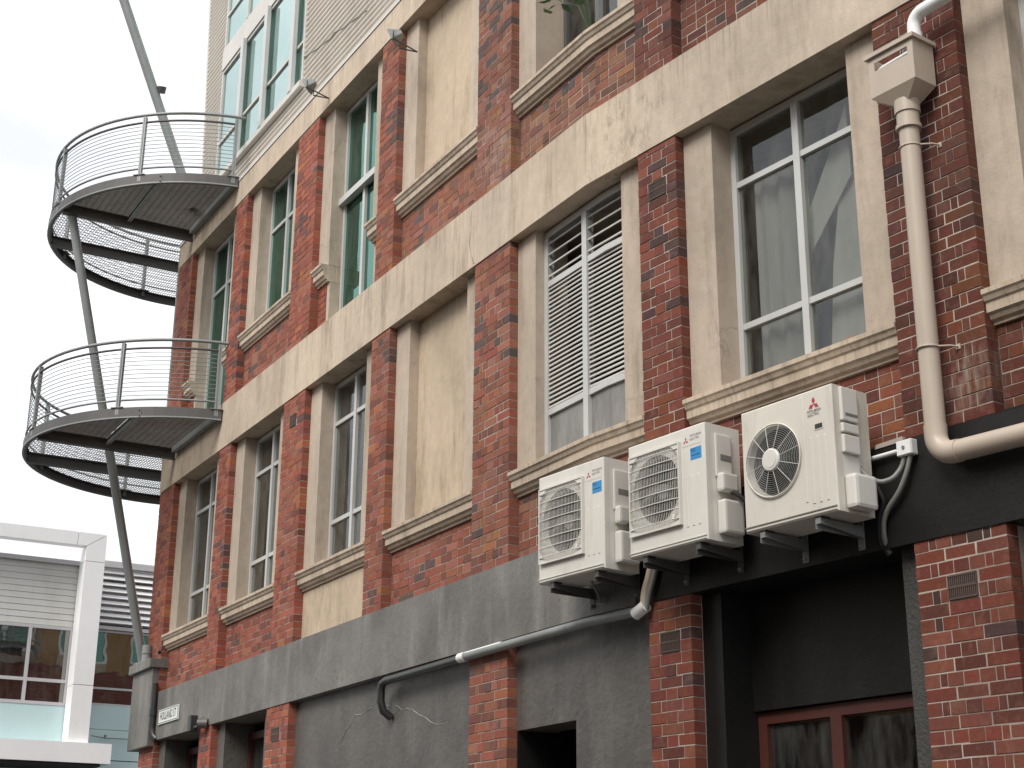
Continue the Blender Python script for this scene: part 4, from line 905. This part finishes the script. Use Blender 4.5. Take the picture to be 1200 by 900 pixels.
runs('flexible_conduit', [(1067, 532, -.045), (1064, 550, -.05), (1054, 577, -.06), (1040, 596, -.05), (1035, 612, -.04), (1036, 632, -.03), (1043, 648, .05)], .017, 'conduit', 'grey flexible conduit dropping from the junction box into the dark recess', 'conduit')
runs('black_cable', [(1022, 560, -.1), (1030, 575, -.06), (1038, 590, -.03), (1030, 610, -.03), (1032, 635, -.02), (1042, 650, .05)], .016, 'blackpipe', 'black cable hanging beside the older air conditioner', 'cable')
mb = MB(); mb.hexa([WR(x, d, z) for d in (-.016, .03) for x, z in ((4.44, 4.615), (4.68, 4.618), (4.675, 4.652), (4.45, 4.645))]); tag(link('mortar_ledge', mb, 'efflor'), 'pale mortar ledge above the white conduit', 'mortar')
mb = MB(); mb.tube([WL(-10.38, -.02, 5.2), WL(-10.2, -.10, 5.16), WL(-9.98, -.16, 5.15)], .012, 6); mb.tube([WL(-9.98, -.16, 5.15), WL(-9.93, -.17, 5.13)], .03, 8); tag(link('wall_hook', mb, 'blackpipe'), 'thin black hooked bar on the brick above the street sign', 'hook')

# --- plant on the upper sill and pot on the inner ledge
T = thing('sill_plant', 'small green leafy plant overhanging the upper window sill', 'plant', W(1.15, .12, SIL2+.01))
mb = MB()
for k in range(3): mb.tube([W(1.3, .15, SIL2+.005), W(1.2+.08*k, .05, SIL2+.4), W(1.05+.15*k, -.06, SIL2+.5+.12*k)], .004, 5)
link('stem', mb, 'leaf', T)
for k in range(26):
    c = W(.95+random.random()*.5, random.uniform(-.16, .0), SIL2+random.uniform(.30, .75)); a = random.uniform(0, 6.28); u = Vector((math.cos(a), math.sin(a), random.uniform(-.6, .3))).normalized(); v = u.cross(Vector((random.random()-.5, random.random()-.5, 1))).normalized(); l = random.uniform(.10, .17)
    mb = MB(); mb.add([c, c+u*l*.35+v*l*.3, c+u*l, c+u*l*.35-v*l*.3, c+u*l*.4+Vector((0, 0, -.006))], [(0, 1, 4), (1, 2, 4), (2, 3, 4), (3, 0, 4)]); link('leaf', mb, 'leaf', T, fixn=False)
pc = W(3.93, .45, SIL1+.06); mb = MB(); mb.tube([pc, pc+Vector((0, 0, .05)), pc+Vector((0, 0, .13)), pc+Vector((0, 0, .15))], [.05, .065, .075, .07], 16)
tag(link('flower_pot', mb, 'pinkpot'), 'pink clay pot behind the glass of the window above the older air conditioner', 'pot')

# ------------------------------------------------------------------ white framed building across the side street
MD = 33.0
def MW(a, q, z): p = N1*a - D1*(MD+q); return Vector((p.x, p.y, z))      # a along its front, q further away
def MP(x, y, q=0):
    r_ = ray(x, y); r2 = Vector((r_.x, r_.y)); t_ = (MD+q)/r2.dot(-D1); p = r2*t_; return p.dot(N1), r_.z*t_+CZ
MBD = thing('white_framed_building', 'modern white framed office building with pale cladding across the side street', 'building', MW(7, 2, 0))
def mbox(name, a0, a1, q0, q1, z0, z1, mat, par=None, bev=0): m_ = MB(); m_.fbox(a0, a1, q0, q1, z0, z1, fn=MW); return link(name, m_, mat, par or MBD, bevel=bev)
aL = -3.0
aR = MP(126, 627)[0]; zT = MP(126, 627)[1]; zB = MP(50, 633.5)[1]; aI = MP(101, 645)[0]; zC = MP(60, 869)[1]; zCb = MP(125, 896)[1]
# frame: top beam pieces with mitre, leg pieces, canopy
mb = MB(); j_ = MP(91, 640)[0]
mbox('frame_panel', aL, j_-.01, 0, .3, zB, zT, 'white')
mb.hexa([MW(a, q, z) for q in (0, .3) for a, z in ((j_, zB), (aI, zB), (aR, zT), (j_, zT))]); link('frame_panel', mb, 'white', MBD)
zj = MP(112, 658)[1]
mb = MB(); mb.hexa([MW(a, q, z) for q in (0.002, .502) for a, z in ((aI+.004, zj), (aR+.0, zj), (aR+.0, zT-.01), (aI+.006, zB-.006))]); link('frame_panel', mb, 'white', MBD)
zj2 = MP(95, 802)[1]
mbox('frame_panel', aI+.004, aR, .002, .502, zj2, zj-.012, 'white'); mbox('frame_panel', aI+.004, aR, .002, .502, zC, zj2-.012, 'white')
cR = MP(126, 875)[0]+.05
mbox('canopy', aL, cR, -.15, 2.0, zCb, zC, 'white')
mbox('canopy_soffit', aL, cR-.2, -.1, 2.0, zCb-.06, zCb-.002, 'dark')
mbox('lower_wall', aL, 14, 1.2, 1.6, 0, zCb-.06, 'spandrel')
# recessed wall: boards, window, spandrel
Q = .55
zR0 = MP(50, 659, Q)[1]; zW1 = MP(50, 732, Q)[1]; zWb = MP(50, 826, Q)[1]; zWt = MP(50, 797, Q)[1]
nb = 10
for k in range(nb):
    z0_ = zW1+(zR0-zW1)*k/nb; z1_ = zW1+(zR0-zW1)*(k+1)/nb
    m_ = MB(); m_.hexa([MW(a, q, z) for a, q, z in ((aL, Q-.009, z0_), (aI+.3, Q-.009, z0_), (aI+.3, Q, z1_-.006), (aL, Q, z1_-.006), (aL, Q+.1, z0_), (aI+.3, Q+.1, z0_), (aI+.3, Q+.1, z1_-.012), (aL, Q+.1, z1_-.012))]); link('cladding_board', m_, 'board', MBD)
mbox('cladding_backing', aL, aI+.3, Q+.101, Q+.15, zC, zR0, 'board')
mbox('roof_capping', aL, aI+.32, Q-.12, Q+.4, zR0, zR0+.09, 'greyframe')
def mwin(a0, a1, z0, z1, q, cols, rows, gm, fr=.07):
    m_ = MB(); f_ = lambda *x: m_.fbox(*x, fn=MW)
    f_(a0, a0+fr, q, q+.09, z0, z1); f_(a1-fr, a1, q, q+.09, z0, z1); f_(a0+fr, a1-fr, q, q+.09, z0, z0+fr); f_(a0+fr, a1-fr, q, q+.09, z1-fr, z1)
    ed = [a0+fr]+sum([[c-fr/2, c+fr/2] for c in cols], [])+[a1-fr]
    for c in cols: f_(c-fr/2, c+fr/2, q, q+.09, z0+fr, z1-fr)
    for r_ in rows:
        for k in range(0, len(ed), 2): f_(ed[k], ed[k+1], q+.003, q+.09, r_-fr/2, r_+fr/2)
    w_ = link('window', m_, 'greyframe', MBD); ez = [z0+fr]+sum([[r_-fr/2, r_+fr/2] for r_ in rows], [])+[z1-fr]
    for i in range(0, len(ed), 2):
        for j in range(0, len(ez), 2): pm = MB(); pm.fbox(ed[i], ed[i+1], q+.04, q+.05, ez[j], ez[j+1], fn=MW); link('pane', pm, gm, w_)
mu = MP(31, 780, Q)[0]; we = MP(82, 780, Q)[0]
mwin(mu-4.4, we, zWb, zW1-.01, Q-.03, [mu-2.2, mu], [zWt], 'mirror')
mbox('window_post', we+.002, aI+.02, Q-.03, Q+.08, zWb, zW1-.01, 'greyframe')
for a0, a1 in ((aL, 4.0), (4.012, aI+.25)): mbox('spandrel_panel', a0, a1, Q-.02, Q+.1, zC, zWb-.004, 'spandrel')
# right wing with louvre blades
Q2 = .9; aE = 13.5; aS = MP(100, 760, Q2)[0]
zl1 = MP(150, 669, Q2)[1]; zl0 = MP(150, 734, Q2)[1]; zg1 = MP(140, 740, Q2)[1]; zg0 = MP(140, 828, Q2)[1]; zgt = MP(140, 808, Q2)[1]
nl = 9
for k in range(nl):
    z_ = zl0+(zl1-zl0)*(k+.5)/nl; h_ = (zl1-zl0)/nl*.56
    m_ = MB(); m_.hexa([MW(a, q, z) for a, q, z in ((aS, Q2-.08, z_-h_/2), (aE, Q2-.08, z_-h_/2), (aE, Q2-.02, z_+h_/2), (aS, Q2-.02, z_+h_/2), (aS, Q2-.06, z_-h_/2-.01), (aE, Q2-.06, z_-h_/2-.01), (aE, Q2, z_+h_/2-.01), (aS, Q2, z_+h_/2-.01))]); link('louvre_blade', m_, 'white', MBD)
mbox('louvre_backing', aS, aE, Q2+.06, Q2+.1, zl0, zl1, 'greyframe')
mbox('roof_capping', aS, aE, Q2-.12, Q2+.3, zl1+.02, zl1+.16, 'greyframe')
mbox('window_head', aS, aE, Q2-.05, Q2+.1, zg1+.012, zl0-.04, 'greyframe')
mwin(aS+.0, aE, zg0, zg1, Q2, [aS+2.6], [zgt], 'mirror', .045)
zs2 = MP(130, 880, Q2)[1]
mbox('spandrel_panel', aS, aE, Q2-.02, Q2+.1, zs2+.45, zg0-.004, 'spandrel'); mbox('spandrel_panel', aS, aE, Q2-.02, Q2+.1, zs2-.2, zs2+.44, 'spandrel'); mbox('spandrel_panel', aS, aE, Q2-.02, Q2+.1, zs2-1.6, zs2-.22, 'spandrel')
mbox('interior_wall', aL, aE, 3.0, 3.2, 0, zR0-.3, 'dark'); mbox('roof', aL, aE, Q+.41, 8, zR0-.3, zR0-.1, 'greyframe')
p0_, p1_ = MP(107, 862, Q2-.1), MP(166, 867, Q2-.1); pm_ = MP(123, 865, Q2-.1)
mb = MB(); mb.tube([MW(p0_[0], Q2-.1, p0_[1]), MW(pm_[0], Q2-.1, pm_[1]), MW(p1_[0], Q2-.1, p1_[1])], .012, 5); mb.tube([MW(pm_[0], Q2-.1, pm_[1]), MW(pm_[0], Q2-.1, pm_[1]+.07)], .03, 6)
tag(link('overhead_wire', mb, 'conduit'), 'thin wire strung across the pale teal panels of the white framed building', 'wire')

# ------------------------------------------------------------------ building on the camera's side of the street (seen in the window reflections)
OD = -11.2
OPP = thing('opposite_building', 'ochre rendered building with brick base across the street, seen mirrored in glass', 'building', WL(0, OD-3, 0))
def obox(name, s0, s1, d0, d1, z0, z1, mat, par=None): m_ = MB(); m_.fbox(s0, s1, d0, d1, z0, z1, fn=WL); return link(name, m_, mat, par or OPP)
OZ = 9.0
xs = [-9 + 3.2*k for k in range(8)]
obox('base_wall', -10, 17, OD-.4, OD, 0, 4.6, 'brown'); obox('wall', -10, 17, OD-.4, OD, 4.6, 5.4, 'orange'); obox('wall', -10, 17, OD-.4, OD, 7.6, OZ, 'orange')
prev = -10
for x in xs: obox('wall', prev, x, OD-.4, OD, 5.4, 7.6, 'orange'); prev = x+1.8
obox('wall', prev, 17, OD-.4, OD, 5.4, 7.6, 'orange')
for x in xs:
    obox('window_sill', x-.05, x+1.85, OD-.1, OD+.06, 5.36, 5.399, 'plaster')
    w_ = obox('window', x, x+.07, OD-.2, OD-.1, 5.4, 7.6, 'white')
    for a0, a1, z0_, z1_ in ((x+1.73, x+1.8, 5.4, 7.6), (x+.87, x+.93, 5.47, 7.53), (x+.07, x+1.73, 5.4, 5.47), (x+.07, x+1.73, 7.53, 7.6)): obox('frame_bar', a0, a1, OD-.2, OD-.1, z0_, z1_, 'white', w_)
    obox('pane', x+.07, x+1.73, OD-.17, OD-.16, 5.47, 7.53, 'green', w_)
OP2 = thing('added_gabled_block', 'unseen grey gabled block added to darken the right side and shape window reflections', 'building', WL(9, OD-4, 0))  # block added out of view to darken the near wall and its window reflections
obox('wall', 3.5, 20, OD-9, OD-2.25, 9.6, 12.6, 'stone', OP2); obox('wall', 3.5, 20, OD-9, OD-2.3, 0.05, 9.599, 'stone', OP2)
mb = MB(); mb.hexa([WL(s_, d_, z_) for d_ in (OD-2.27, OD-9) for s_, z_ in ((3.6, 12.6), (9.5, 12.6), (7.4, 17.5), (6.9, 17.5))]); link('gable', mb, 'stone', OP2)  # gable slopes shaped to put diagonal edges into the window reflections
for k in range(5):
    for z_ in (10.6,): pass; w_ = obox('window', 4.5+3*k, 6.1+3*k, OD-2.248, OD-2.2, z_, z_+1.7, 'white', OP2); obox('pane', 4.57+3*k, 6.03+3*k, OD-2.199, OD-2.19, z_+.07, z_+1.63, 'green', w_)
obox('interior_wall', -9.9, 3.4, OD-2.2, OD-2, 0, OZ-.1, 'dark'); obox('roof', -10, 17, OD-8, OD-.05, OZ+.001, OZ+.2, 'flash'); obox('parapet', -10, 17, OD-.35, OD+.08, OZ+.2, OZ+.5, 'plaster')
